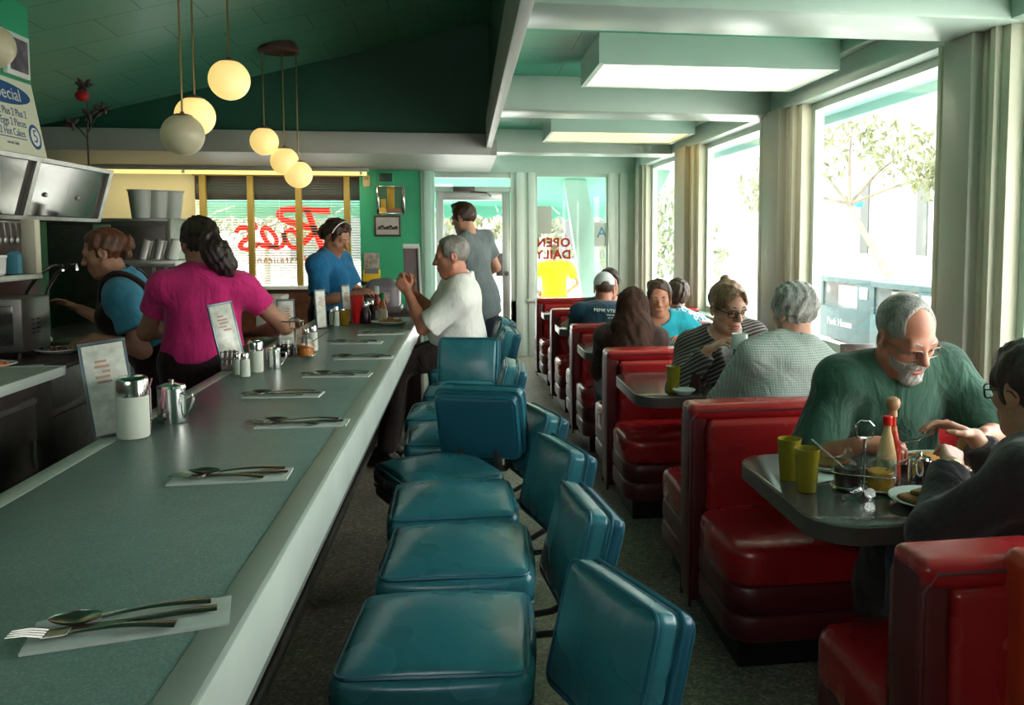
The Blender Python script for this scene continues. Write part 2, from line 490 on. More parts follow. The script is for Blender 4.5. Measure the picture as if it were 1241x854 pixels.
# door with transom
d_ = link(bpy.data.objects.new('door_1', None)); struct(d_)
fr = MB(); y0, y1 = FW[0] + .05, FW[0] + .10
fr.bx(-.365, -.27, y0, y1, .03, 2.03, .004).bx(.44, .535, y0, y1, .03, 2.03, .004).bx(-.271, .441, y0 + .001, y1 - .001, 1.93, 2.029, .004).bx(-.271, .441, y0 + .001, y1 - .001, .03, .25, .004)
fr.build('door_leaf', M['alum'], d_)
MB().bx(-.28, .45, y0 + .02, y0 + .026, .24, 1.94).build('glass', M['glass'], d_)
MB().bx(.36, .44, y0 - .05, y0 - .02, 1.0, 1.28, .004).build('push_plate', M['dksteel'], d_)
c_ = MB(); c_.box((-.02, y0 - .06, 2.06), (.26, .05, .06), .008).tube([(.05, y0 - .06, 2.03), (.25, y0 - .16, 2.01), (.30, y0 - .03, 1.98)], .012)
c_.build('door_closer', M['dksteel'], d_)
MB().ell((.49, y0 - .04, 1.03), .03).build('lock', M['dksteel'], d_)
S('trim_24', MB().bx(-.375, .545, FW[0] + .02, FW[1], 2.03, 2.09, .004).bx(-.375, .545, FW[0] + .02, FW[1], 2.20, 2.27, .004), M['beam'])
w_ = link(bpy.data.objects.new('window_%d' % wn, None)); struct(w_); wn += 1
MB().bx(-.375, .545, FW[0] + .07, FW[0] + .074, 2.09, 2.2).build('window_glass', M['glass'], w_)
# rear, kitchen and far-left walls (out of the frame they close the room)
M['rearwall'] = mat('pale_rear_wall', (.42, .5, .44), .6)
S('wall_back', MB().bx(-4.75, 2.3, Y0 - .15, Y0, 0, 2.35), M['rearwall'])
S('wall_back.001', MB().bx(-4.75, 2.3, Y0 - .15, Y0, 3.1, 4.4), M['rearwall'])
S('wall_back.002', MB().bx(-4.75, -2.5, Y0 - .15, Y0, 2.35, 3.1), M['rearwall'])
S('wall_back.003', MB().bx(-.3, 2.3, Y0 - .15, Y0, 2.35, 3.1), M['rearwall'])
w_ = link(bpy.data.objects.new('window_%d' % wn, None)); struct(w_); wn += 1  # unseen high rear window, added and sized as fill light for the ceiling
fr = MB()
for x in (-2.47, -1.4, -.33): fr.bx(x - .03, x + .03, Y0 - .1, Y0 - .04, 2.35, 3.1)
fr.bx(-2.5, -.3, Y0 - .098, Y0 - .042, 2.352, 2.41).bx(-2.5, -.3, Y0 - .098, Y0 - .042, 3.04, 3.098)
fr.build('window_frame', M['beam'], w_)
MB().bx(-2.5, -.3, Y0 - .075, Y0 - .071, 2.40, 3.05).build('window_glass', M['glass'], w_)
S('wall_left', MB().bx(-3.1, -2.66, Y0, 5.68, 1.93, 3.7), M['green'])
S('wall_left.001', MB().bx(-3.1, -2.66, Y0, 5.68, 0, 1.93), M['kick'])
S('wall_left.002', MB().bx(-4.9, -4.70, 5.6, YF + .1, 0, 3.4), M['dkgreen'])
S('wall_left.003', MB().bx(-4.75, -3.0, 5.5, 5.68, 0, 3.4), M['green'])
# eave outside the window-wall
S('trim_25', MB().bx(2.30, 3.05, Y0, YF + 1.0, 2.50, 2.62, .0).bx(3.03, 3.12, Y0, YF + 1.0, 2.43, 2.64, .01), mat('pale_aqua_eave', (.22, .42, .40), .5))
# ------------------------------------------------------------------ counter
M['edge'] = mat('counter_edge_metal', (.62, .70, .65), .30, .1, var=.08, vs=5)
M['edge2'] = mat('counter_top_trim', (.33, .38, .33), .36, .1, var=.1, vs=5)
ct = thing('lunch_counter', 'long mint-speckled lunch counter with pale metal edging running beside the blue stools', 'counter', (-.69, 3.5, 0))
o3 = lambda x, y, z: (x + .69, y - 3.5, z)
b = MB(); b.bx(-1.0 + .69, -.385 + .69, -5.6, 2.62, .875, .9155, .003); b.build('countertop', M['ctop'], ct)
b = MB(); b.bx(-.388 + .69, -.336 + .69, -5.6, 2.62, .79, .9165, .006); b.build('edge_strip', M['edge'], ct)
b = MB(); b.bx(-.398 + .69, -.345 + .69, -5.6, 2.62, .88, .9172, .003); b.bx(-1.055 + .69, -.998 + .69, -5.6, 2.62, .85, .9172, .006); b.build('top_trim', M['edge2'], ct)
b = MB(); b.bx(-.392 + .69, -.352 + .69, -5.6, 2.6, .745, .795, .004); b.build('apron', mat('grey_apron', (.13, .15, .14), .5), ct)
b = MB(); b.bx(-1.02 + .69, -.72 + .69, -5.6, 2.58, .12, .88, .004); b.build('base_panel', M['kick'], ct)
b = MB(); b.bx(-1.0 + .69, -.78 + .69, -5.6, 2.56, 0, .12); b.build('kick_base', M['black'], ct)
b = MB(); b.cyl((-.60 + .69, -5.6, .19), (-.60 + .69, 2.5, .19), .022)
for yy in np.arange(-5, 2.5, 1.2): b.cyl((-.60 + .69, yy, .19), (-.73 + .69, yy, .19), .012)
b.build('foot_rail', M['dksteel'], ct)

# ------------------------------------------------------------------ stools
M['blue'] = vinyl('teal_blue_vinyl', (.030, .160, .200), .27, .20)
M['blue2'] = vinyl('deep_blue_vinyl', (.015, .095, .15), .34, .15)
M['welt'] = mat('teal_welt_cord', (.016, .12, .175), .35)
def make_stool():
    t = thing('counter_stool', 'x', 'stool', (0, 0, 0))
    # local +X is the sitter's facing direction
    p = MB(); p.lathe([(.19, 0), (.195, .012), (.17, .03), (.06, .055), (.04, .09), (.036, .46), (.07, .48), (.10, .495)], 28); p.build('pedestal', M['chrome'], t)
    s = MB(); s.cushion((0, 0, .522), (.197, .194, .028), .022, (.004, .004, 0)); s.build('seat_base', M['blue2'], t)
    s = MB(); s.cushion((0, 0, .588), (.203, .200, .042), .030, (.010, .010, .040)); s.build('seat_cushion', M['blue'], t)
    w = MB()
    for z, hx, hy in ((.549, .202, .199), (.624, .194, .191)):
        w.tube([(x, y, z) for x, y in rrect(hx, hy, .03, 4)], .0050, 6, True)
    w.build('piping', M['welt'], t)
    R = Euler((0, math.radians(-14), 0)).to_matrix()
    bc = Vector((0, 0, 0)); loc = (-.31, 0, .735)
    k = MB(); k.cushion(bc + R @ Vector((.020, 0, 0)), (.036, .178, .142), .024, (.02, .004, .004), R); k.build('backrest', M['blue'], t, loc)
    k = MB(); k.cushion(bc + R @ Vector((-.034, 0, 0)), (.024, .173, .137), .02, (.01, 0, 0), R)
    w = MB()
    for x0, g in ((.049, .002), (-.013, .006), (-.052, -.008)):
        w.tube([bc + R @ Vector((x0, y, z)) for y, z in rrect(.176 + g, .140 + g, .03, 4)], .005, 6, True)
    k.build('back_panel', M['blue2'], t, loc)
    w.build('back_piping', M['welt'], t, loc)
    for s in (-1, 1):
        b = MB(); b.tube([(.27, s * .05, -.222), (.07, s * .07, -.218), (.0, s * .075, -.19), (-.03, s * .075, -.12), (-.045, s * .075, -.01)], .011, 8, flat=(1.6, .6)); b.build('back_strap', M['dksteel'], t, loc)
    return t
st0 = make_stool()
ST = [  # column x, y, seat facing (deg, from +X), pad centre, pad facing, label
    (-.065, 1.83, 176, (.315, 1.735), 202, .605, 0, 'blue vinyl counter stool nearest the camera, beside the napkin that overhangs the counter trim'),
    (-.03, 2.315, 178, (.320, 2.37), 187, .598, 0, 'blue vinyl stool second along from the camera, its backrest seen edge-on'),
    (-.05, 2.775, 181, (.315, 2.96), 196, .612, 0, 'blue vinyl stool third along from the camera, with a square seat and tilted backrest'),
    (-.12, 3.33, 204, (.285, 3.52), 196, .622, -.05, 'blue stool fourth along from the camera, its backrest lit greenish'),
    (-.07, 3.72, 92, (.055, 3.44), 70, .735, 0, 'blue stool turned down the aisle showing the dark rear of its backrest'),
    (-.09, 4.20, 178, (.20, 4.08), 178, .735, 0, 'blue stool beyond the dark-backed one, its low backrest seen edge-on'),
    (-.04, 4.78, 268, (.01, 5.08), 258, .735, 0, 'blue stool swivelled to face the camera, in front of the man in the white shirt'),
    (-.05, 5.62, 182, (.26, 5.60), 182, .735, 0, 'blue stool under the seated man in the white short-sleeved shirt'),
    (-.04, 6.35, 184, (.26, 6.33), 184, .735, 0, 'blue stool just past the man in the white shirt, only its backrest showing'),
]
for i, (x, y, a, pc, pa, pz, dz, lb) in enumerate(ST):
    o = st0 if i == 0 else copy_tree(st0)
    o.location = (x, y, 0); o.rotation_euler = (0, 0, math.radians(a)); o['label'] = lb; o['group'] = 'blue counter stools'
    ca, sa = math.cos(math.radians(-a)), math.sin(math.radians(-a)); dx, dy = pc[0] - x, pc[1] - y
    for ch in o.children:
        if ch.name.split('.')[0] in ('backrest', 'back_panel', 'back_piping', 'back_strap'):
            ch.location = (ca * dx - sa * dy, sa * dx + ca * dy, pz); ch.rotation_euler = (0, 0, math.radians(pa - a))
        elif dz and not ch.name.startswith('pedestal'): ch.location.z += dz

# ------------------------------------------------------------------ red booth benches
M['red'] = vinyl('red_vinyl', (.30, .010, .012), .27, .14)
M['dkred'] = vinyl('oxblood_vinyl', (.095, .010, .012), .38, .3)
M['orange'] = vinyl('orange_lit_red_vinyl', (.42, .035, .012), .36, .15)  # red vinyl with the orange light on it put into the colour
def bench(x0, y0, y1, label, x1=2.09, far=True, near=True, cap='red', cushion_near='red'):
    """double bench: back between y0 (near face) and y1 (far face)"""
    t = thing('booth_bench', label, 'booth bench', (x0, (y0 + y1) / 2, 0), 0, 'red vinyl booth benches')
    h = (y1 - y0) / 2; L = x1 - x0; H = .83
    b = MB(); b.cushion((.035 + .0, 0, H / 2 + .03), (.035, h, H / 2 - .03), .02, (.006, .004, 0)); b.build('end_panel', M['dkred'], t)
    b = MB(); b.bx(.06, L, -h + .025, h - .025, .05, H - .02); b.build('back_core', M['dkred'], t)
    c = MB(); c.cushion((L / 2 + .0, 0, H - .02), (L / 2, h + .004, .032), .024, (0, 0, .006)); c.build('top_cap', M[cap], t)
    for s, on in ((-1, near), (1, far)):
        if not on: continue
        k = MB(); k.cushion((.065 + (L - .065) / 2, s * (h - .012), .60), ((L - .065) / 2, .032, .185), .026, (0, .022, .004)); k.build('backrest', M['red' if s > 0 else cushion_near], t)
        cy = s * (h + .235)
        outline = [(x + .015 + (L - .015) / 2, y + cy) for x, y in rrect((L - .015) / 2, .245, .11, 6)]
        # seat cushion with rounded corners
        q = MB()
        rows = []
        for (z, g) in ((.315, -.014), (.318, -.006), (.328, -.001), (.35, 0), (.41, 0), (.432, -.006), (.445, -.022), (.452, -.06), (.458, -.11)):
            cx = .015 + (L - .015) / 2
            rows.append([Vector((x + cx, y + cy, z)) for x, y in rrect((L - .015) / 2 + g, .245 + g, max(.02, .11 + g), 6)])
        V = q.grid(rows, closed_v=True, flip=True); q._m([q.bm.faces.new(V[-1]), q.bm.faces.new(list(reversed(V[0])))])
        q.build('seat', M['red'], t)
        q = MB()
        for z0, z1 in ((.215, .315), (.115, .213)):
            rows = []
            for (z, g) in ((z0, -.016), (z0 + .004, -.008), (z0 + .012, -.003), ((z0 + z1) / 2, -.001), (z1 - .012, -.003), (z1 - .004, -.008), (z1, -.016)):
                cx = .015 + (L - .015) / 2
                rows.append([Vector((x + cx, y + cy, z)) for x, y in rrect((L - .015) / 2 + g, .245 + g, .10, 6)])
            V = q.grid(rows, closed_v=True, flip=True); q._m([q.bm.faces.new(V[-1]), q.bm.faces.new(list(reversed(V[0])))])
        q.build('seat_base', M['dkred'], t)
    k = MB(); k.bx(.07, L, -h - (.40 if near else 0), h + (.40 if far else 0), 0, .12); k.build('kick_base', M['black'], t)
    w = MB()
    for s in (-1, 1):
        w.tube([(.004, s * (h - .004), .04), (.004, s * (h - .004), H - .05), (.03, s * (h - .0), H - .012), (L, s * h, H - .012)], .006, 6)
    w.build('piping', M['dkred'], t)
    return t
bA = bench(.905, 1.545, 1.675, 'red booth bench nearest the camera where the woman in the dark sweater sits', cushion_near='orange', near=False)
k = MB(); k.cushion((.62, -.055, .60), (.555, .022, .185), .02, (0, .012, .004)); k.build('backrest', M['red'], bA)
# the cushion on its camera side starts further in
k = MB(); k.cushion((.68, -.09, .63), (.500, .05, .235), .03, (0, .014, .004)); k.build('near_backrest', M['orange'], bA)
k = MB(); k.cushion((.65, -.32, .39), (.50, .20, .07), .04, (0, 0, .01)); k.build('near_seat', M['red'], bA)
bB = bench(.855, 3.135, 3.27, 'red booth bench between the man in the green T-shirt and the grey-haired man')
bC = bench(.79, 4.69, 4.87, 'red booth bench behind the woman with glasses holding a cup')
bD = bench(.765, 6.09, 6.25, 'red booth bench behind the teal-shirted woman, in front of the man in the cap')
bE = bench(.745, 7.40, 7.55, 'red booth bench second from the front window, white-edged, near the cap wearer')
bF = bench(.72, 8.70, 8.86, 'red booth bench against the OPEN DAILY window, furthest of all the benches')

# ------------------------------------------------------------------ booth tables
M['tabletop'] = speckle('grey_brown_laminate', (.066, .055, .05), [(0, (.045, .037, .033)), (.4, (.075, .063, .057)), (.8, (.105, .09, .082))], 160, .15, .5, .6)
M['tedge'] = mat('ribbed_table_edge', (.11, .085, .075), .34, .5)
def table(x0, y0, y1, label, x1=2.09):
    t = thing('booth_table', label, 'table', ((x0 + x1) / 2, (y0 + y1) / 2, 0), 0, 'booth tables')
    hx, hy = (x1 - x0) / 2, (y1 - y0) / 2
    def outl(g):
        r = .13
        pts = rrect(hx + g, hy + g, r, 7)
        return [(x if x < 0 else min(x, hx), y) if x < hx - r else (hx, math.copysign(hy + g, y) if abs(y) > 1e-6 else y) for x, y in pts]
    for nm, m, z0, z1, g in (('tabletop', M['tabletop'], .708, .745, -.004), ('edge_band', M['tedge'], .692, .7435, 0)):
        q = MB(); rows = []
        for z, gg in ((z0, g - .003), (z0 + .003, g), (z1 - .003, g), (z1, g - .003)):
            rows.append([Vector((x, y, z)) for x, y in outl(gg)])
        V = q.grid(rows, closed_v=True, flip=True); q._m([q.bm.faces.new(V[-1]), q.bm.faces.new(list(reversed(V[0])))])
        q.build(nm, m, t)
    q = MB(); q.cyl((-.1, 0, .02), (-.1, 0, .705), .045, seg=20); q.build('pedestal', M['dksteel'], t)
    q = MB(); q.box((-.1, 0, .02), (.62, .07, .04), .012).box((-.1, 0, .02), (.07, .52, .04), .012); q.build('foot', M['dksteel'], t)
    return t
t1 = table(.90, 2.02, 2.76, 'grey-brown booth table with two yellow tumblers, nearest the camera')
t2 = table(.79, 3.80, 4.52, 'grey-brown booth table with a brown mug at the grey-haired man')
t3 = table(.755, 5.28, 5.86, 'grey booth table mostly hidden between the long-haired woman and the teal-shirted woman')
t4 = table(.74, 6.63, 7.2, 'pale-cornered booth table in front of the man in the white cap')
t5 = table(.73, 7.95, 8.4, 'booth table nearest the OPEN DAILY window')

# ------------------------------------------------------------------ globe pendants
M['globe'] = mat('lit_opal_globe', (.85, .78, .5), .35, emit=(1.0, .68, .20), es=.46)
M['globe_off'] = mat('dim_opal_globe', (.50, .47, .33), .3, emit=(1.0, .8, .4), es=.02)
M['brass'] = mat('aged_brass', (.32, .24, .10), .38, .8)
def pendant(c, globes, label, plate=True):
    z0 = CZ(c[0], c[1])
    t = thing('globe_pendant', label, 'ceiling lamp', (c[0], c[1], z0), 0, 'three-globe hanging lamps')
    b = MB(); b.lathe([(.16, -.055), (.17, -.045), (.17, -.02), (.14, .03)], 24); b.build('canopy', mat('dusky_canopy', (.16, .08, .07), .4, .3), t)
    for (x, y, z, lit) in globes:
        p = Vector((x - c[0], y - c[1], z - z0)); r = .117
        d = Vector((p.x, p.y, 0)); d = d.normalized() if d.length > 1e-6 else Vector((1, 0, 0))
        b = MB(); b.tube([d * .13 + Vector((0, 0, -.04)), Vector((p.x, p.y, -.03)), Vector((p.x, p.y, -.06)), p + Vector((0, 0, r))], .006, 8); rod = b.build('rod', M['brass'], t)
        b = MB(); b.lathe([(.0, -r)] + [(r * math.cos(a), r * math.sin(a)) for a in np.linspace(-1.45, 1.2, 16)], 28, p, caps=False); g = b.build('globe', M['globe' if lit else 'globe_off'], t)
        b = MB(); b.lathe([(r * .46, r * .86), (r * .47, r * .93), (r * .3, r * 1.0), (.012, r * 1.03), (.01, r * 1.12)], 20, p); b.build('fitter', mat('bronze_fitter', (.12, .06, .045), .4, .6), t)
    return t
pendant((-1.555, 7.50), [(-1.69, 7.5, 2.295, 1), (-1.528, 7.5, 2.13, 1), (-1.42, 7.52, 2.02, 1)], 'cluster of three small lit globe lamps further off, above the end of the counter')
pendant((-1.53, 5.25), [(-1.595, 5.10, 2.07, 0), (-1.615, 5.40, 2.215, 1), (-1.372, 5.25, 2.41, 1)], 'cluster of three big globe lamps above the pink-shirted woman, one unlit')
pendant((-2.40, 4.58), [(-2.475, 4.88, 2.495, 0), (-2.44, 4.2, 2.86, 1), (-2.36, 4.52, 2.90, 1)], 'globe lamp cut off at the picture edge above the special sign')

# ------------------------------------------------------------------ fluorescent box lights under the soffit
M['diff'] = mat('lit_diffuser', (.8, .78, .68), .5, emit=(1.0, .93, .68), es=1.15)
M['diff2'] = mat('yellow_lit_diffuser', (.7, .6, .35), .5, emit=(1.0, .72, .26), es=.75)
for (x0, x1, ya, yb, dm, lb) in ((.70, 2.03, 4.44, 5.16, 'diff', 'big box ceiling light with a white underside between the first two beams'),
                              (.74, 2.03, 7.38, 8.22, 'diff2', 'box ceiling light with a yellowish underside beyond the second beam')):
    t = thing('box_ceiling_light', lb, 'ceiling light', ((x0 + x1) / 2, (ya + yb) / 2, 2.40), 0, 'box ceiling lights')
    hx, hy = (x1 - x0) / 2, (yb - ya) / 2
    b = MB()
    for (a0, a1, c0, c1) in ((-hx, hx, -hy, -hy + .03), (-hx, hx, hy - .03, hy), (-hx + .0008, -hx + .03, -hy + .029, hy - .029), (hx - .03, hx - .0008, -hy + .029, hy - .029)): b.bx(a0, a1, c0, c1, .0, .13)
    b.bx(-hx + .002, hx - .002, -hy + .002, hy - .002, .12, .16); b.build('housing', M['beam'], t)
    b = MB()
    nx = 16; ny = 8
    b.grid([[Vector((-hx + .03 + (2 * hx - .06) * i / nx, -hy + .03 + (2 * hy - .06) * j / ny, .012 - .035 * (1 - (2 * i / nx - 1) ** 2) * (1 - (2 * j / ny - 1) ** 2))) for j in range(ny + 1)] for i in range(nx + 1)], flip=False)
    b.build('diffuser', M[dm], t)
# strip light in the valance over the blind window
t = thing('ceiling_strip_light', 'long thin yellow strip light above the blind window', 'strip light', (-2.7, 9.9, 2.2))
b = MB(); b.box((0, 0, .045), (3.2, .10, .045), .006); b.build('housing', M['fascia'], t)
b = MB(); b.cyl((-1.58, 0, -.0), (1.58, 0, -.0), .022); b.build('tube', mat('lit_yellow_tube', (.9, .8, .4), .4, emit=(1.0, .76, .25), es=.62), t)
for s in (-1.52, -.4, .7, 1.52):
    b = MB(); b.box((s, 0, .012), (.03, .05, .05), .003); b.build('holder', M['white'], t)

# light that the lamps give
def lamp(loc, e, col, r=.1, kind='POINT'):
    l = bpy.data.lights.new('lamp', kind); l.energy = e; l.color = col
    l.shadow_soft_size = r
    o = link(bpy.data.objects.new('lamp_light', l)); o.location = loc; return o

l_ = lamp((-2.7, 9.85, 2.16), 6.5, (1.0, .88, .58), kind='AREA'); l_.data.shape = 'RECTANGLE'; l_.data.size = 3.1; l_.data.size_y = .06; l_.rotation_euler = (math.radians(25), 0, 0)
for p_ in ((-1.615, 5.40, 2.215), (-1.372, 5.25, 2.41), (-1.69, 7.5, 2.295), (-1.528, 7.5, 2.13), (-1.42, 7.52, 2.02)):
    pass
# ------------------------------------------------------------------ smooth-body toolkit (distance fields -> one continuous mesh)
def A3(v): return np.array(v, dtype=np.float64)
def nrm(v): v = A3(v); return v / max(1e-9, np.linalg.norm(v))

def cap(a, b, ra, rb=None, sq=None, flat=False, flata=False):
    """tapered capsule a->b; sq=(axis, factor) squashes it; flat cuts the b end square"""
    a = A3(a); b = A3(b); rb = ra if rb is None else rb
    m = max(ra, rb); lo = np.minimum(a, b) - m; hi = np.maximum(a, b) + m
    ab = b - a; L2 = max(1e-12, ab @ ab); n = None
    if sq is not None: n = nrm(sq[0]); kf = 1 / sq[1] - 1
    def f(X, Y, Z):
        t = ((X - a[0]) * ab[0] + (Y - a[1]) * ab[1] + (Z - a[2]) * ab[2]) / L2
        tc = np.clip(t, -.5 if flata else 0, 1.5 if flat else 1)
        x = X - a[0] - tc * ab[0]; y = Y - a[1] - tc * ab[1]; z = Z - a[2] - tc * ab[2]
        if n is not None:
            c = (x * n[0] + y * n[1] + z * n[2]) * kf
            x = x + c * n[0]; y = y + c * n[1]; z = z + c * n[2]
        d = np.sqrt(x * x + y * y + z * z) - (ra + (rb - ra) * np.clip(t, 0, 1))
        if flat: d = np.maximum(d, (t - 1) * math.sqrt(L2))
        if flata: d = np.maximum(d, -t * math.sqrt(L2))
        return d
    return lo, hi, f

def ell(c, r, R=None):
    """ellipsoid; R columns are its axes"""
    c = A3(c); r = A3(r); R = np.eye(3) if R is None else A3(R)
    e = np.abs(R) @ r
    def f(X, Y, Z):
        x = X - c[0]; y = Y - c[1]; z = Z - c[2]
        u = (x * R[0, 0] + y * R[1, 0] + z * R[2, 0]) / r[0]
        v = (x * R[0, 1] + y * R[1, 1] + z * R[2, 1]) / r[1]
        w_ = (x * R[0, 2] + y * R[1, 2] + z * R[2, 2]) / r[2]
        k0 = np.sqrt(u * u + v * v + w_ * w_)
        k1 = np.sqrt((u / r[0]) ** 2 + (v / r[1]) ** 2 + (w_ / r[2]) ** 2) + 1e-9
        return k0 * (k0 - 1) / k1
    return c - e, c + e, f

def obox(c, h, R=None, rd=0.0):
    c = A3(c); h = A3(h); R = np.eye(3) if R is None else A3(R); e = np.abs(R) @ h
    def f(X, Y, Z):
        x = X - c[0]; y = Y - c[1]; z = Z - c[2]
        q = [np.abs(x * R[0, i] + y * R[1, i] + z * R[2, i]) - (h[i] - rd) for i in range(3)]
        o = np.sqrt(sum(np.maximum(v, 0) ** 2 for v in q))
        return o + np.minimum(np.maximum(q[0], np.maximum(q[1], q[2])), 0) - rd
    return c - e, c + e, f

def mk_axis(lo, hi, h, fine=()):
    """grid line positions with finer steps inside the given ranges (a, b, step)"""
    out = [lo]
    while out[-1] < hi:
        x = out[-1]; st = h
        for a, b, s in fine:
            if a <= x < b: st = min(st, s)
            elif x < a and x + st > a: st = max(min(st, a - x), s)
        out.append(x + st)
    return np.array(out, dtype=np.float64)

def field(ops, axes, warp=None):
    sh = tuple(len(a) for a in axes)
    D = np.full(sh, 1.0, dtype=np.float32)
    for op, (lo, hi, f), k in ops:
        m = k + .03
        sl = []
        for i in range(3):
            a = int(np.searchsorted(axes[i], lo[i] - m)); b = int(np.searchsorted(axes[i], hi[i] + m)) + 1
            sl.append(slice(max(0, a - 1), min(sh[i], b)))
        if any(s.stop - s.start < 1 for s in sl): continue
        X = axes[0][sl[0]][:, None, None]; Y = axes[1][sl[1]][None, :, None]; Z = axes[2][sl[2]][None, None, :]
        d = f(X, Y, Z); c = D[sl[0], sl[1], sl[2]]
        if op == '+':
            if k > 0:
                h = np.clip(.5 + .5 * (c - d) / k, 0, 1); D[sl[0], sl[1], sl[2]] = c + (d - c) * h - k * h * (1 - h)
            else: D[sl[0], sl[1], sl[2]] = np.minimum(c, d)
        elif op == '-':
            d = -d
            if k > 0:
                h = np.clip(.5 - .5 * (c - d) / k, 0, 1); D[sl[0], sl[1], sl[2]] = c + (d - c) * h + k * h * (1 - h)
            else: D[sl[0], sl[1], sl[2]] = np.maximum(c, d)
    if warp is not None:
        X = axes[0][:, None, None]; Y = axes[1][None, :, None]; Z = axes[2][None, None, :]
        near = np.abs(D) < .05
        D = D + np.where(near, warp(X, Y, Z), 0).astype(np.float32)
    return D

def surface_nets(D, axes):
    nx, ny, nz = D.shape
    S = D < 0
    c8 = [S[i:nx - 1 + i, j:ny - 1 + j, k:nz - 1 + k] for i in (0, 1) for j in (0, 1) for k in (0, 1)]
    cnt = sum(c.astype(np.int8) for c in c8)
    act = (cnt > 0) & (cnt < 8)
    I, J, K = np.nonzero(act)
    n = len(I)
    vid = np.full(act.shape, -1, dtype=np.int64); vid[I, J, K] = np.arange(n)
    val = {}
    for i in (0, 1):
        for j in (0, 1):
            for k in (0, 1): val[(i, j, k)] = D[I + i, J + j, K + k].astype(np.float64)
    acc = np.zeros((n, 3)); num = np.zeros(n)
    corners = list(val)
    for a in corners:
        for ax in range(3):
            if a[ax] == 1: continue
            b = list(a); b[ax] = 1; b = tuple(b)
            va, vb = val[a], val[b]; m = (va < 0) != (vb < 0)
            t = np.where(m, va / np.where(m, va - vb, 1), 0)
            p = np.array(a, dtype=np.float64)[None, :].repeat(n, 0); p[:, ax] = t
            acc += p * m[:, None]; num += m
    fr = acc / num[:, None]
    P = np.empty((n, 3))
    for ax, idx in enumerate((I, J, K)):
        a = axes[ax]; P[:, ax] = a[idx] + fr[:, ax] * (a[idx + 1] - a[idx])
    F = []
    # edges along x, y, z
    m = S[:-1, 1:-1, 1:-1] != S[1:, 1:-1, 1:-1]; i, j, k = np.nonzero(m); j += 1; k += 1
    q = np.stack([vid[i, j - 1, k - 1], vid[i, j, k - 1], vid[i, j, k], vid[i, j - 1, k]], 1); fl = S[i, j, k]; F.append(np.where(fl[:, None], q, q[:, ::-1]))
    m = S[1:-1, :-1, 1:-1] != S[1:-1, 1:, 1:-1]; i, j, k = np.nonzero(m); i += 1; k += 1
    q = np.stack([vid[i - 1, j, k - 1], vid[i - 1, j, k], vid[i, j, k], vid[i, j, k - 1]], 1); fl = S[i, j, k]; F.append(np.where(fl[:, None], q, q[:, ::-1]))
    m = S[1:-1, 1:-1, :-1] != S[1:-1, 1:-1, 1:]; i, j, k = np.nonzero(m); i += 1; j += 1
    q = np.stack([vid[i - 1, j - 1, k], vid[i, j - 1, k], vid[i, j, k], vid[i - 1, j, k]], 1); fl = S[i, j, k]; F.append(np.where(fl[:, None], q, q[:, ::-1]))
    F = np.concatenate(F); F = F[(F >= 0).all(1)]
    return P, F

def relax(P, F, n=1, lam=.5):
    e = np.concatenate([F[:, [0, 1]], F[:, [1, 2]], F[:, [2, 3]], F[:, [3, 0]]])
    for _ in range(n):
        acc = np.zeros_like(P); c = np.zeros(len(P))
        for d in range(3):
            acc[:, d] = np.bincount(e[:, 0], P[e[:, 1], d], len(P)) + np.bincount(e[:, 1], P[e[:, 0], d], len(P))
        c = np.bincount(e[:, 0], minlength=len(P)) + np.bincount(e[:, 1], minlength=len(P))
        P = P + lam * (acc / np.maximum(1, c)[:, None] - P)
    return P

def sdf_mesh(name, ops, h, m, root, fine=((), (), ()), warp=None, smooth=1, paint=None, org=None):
    lo = np.min([o[1][0] for o in ops if o[0] == '+'], 0) - .02 - h * 2; hi = np.max([o[1][1] for o in ops if o[0] == '+'], 0) + .02 + h * 2
    axes = [mk_axis(lo[i], hi[i], h, fine[i]) for i in range(3)]
    D = field(ops, axes, warp)
    P, F = surface_nets(D, axes)
    if smooth: P = relax(P, F, smooth)
    org = A3(root.location) if org is None else A3(org)
    me = bpy.data.meshes.new(name)
    Pl = (P - org)
    me.vertices.add(len(Pl)); me.vertices.foreach_set('co', Pl.astype(np.float32).ravel())
    me.loops.add(len(F) * 4); me.loops.foreach_set('vertex_index', F.astype(np.int32).ravel())
    me.polygons.add(len(F)); me.polygons.foreach_set('loop_start', np.arange(0, len(F) * 4, 4, dtype=np.int32))
    if paint is not None:
        C = P[F].mean(1); me.polygons.foreach_set('material_index', paint(C).astype(np.int32))
    me.update(calc_edges=True); me.validate()
    return finish(name, me, m, root)

# ------------------------------------------------------------------ people
def frame(yaw, pitch=0, tilt=0):
    """columns right, forward, up; yaw = facing angle from +X (deg), pitch down +, tilt to the right +"""
    y = math.radians(yaw); p = math.radians(pitch); t = math.radians(tilt)
    f = A3((math.cos(y) * math.cos(p), math.sin(y) * math.cos(p), -math.sin(p)))
    r = A3((math.sin(y), -math.cos(y), 0)); u = np.cross(r, f)
    r2 = r * math.cos(t) - u * math.sin(t); u2 = u * math.cos(t) + r * math.sin(t)
    return np.stack([r2, f, u2], 1)

def ik(S, W, hint, l1, l2):
    S = A3(S); W = A3(W); d = W - S; L = np.linalg.norm(d); u = d / L
    L = min(L, (l1 + l2) * .995); W2 = S + u * L
    a = (l1 * l1 - l2 * l2 + L * L) / (2 * L); h = math.sqrt(max(0, l1 * l1 - a * a))
    hv = A3(hint); hv = hv - u * (hv @ u); hv = nrm(hv)
    return S + u * a + hv * h, W2

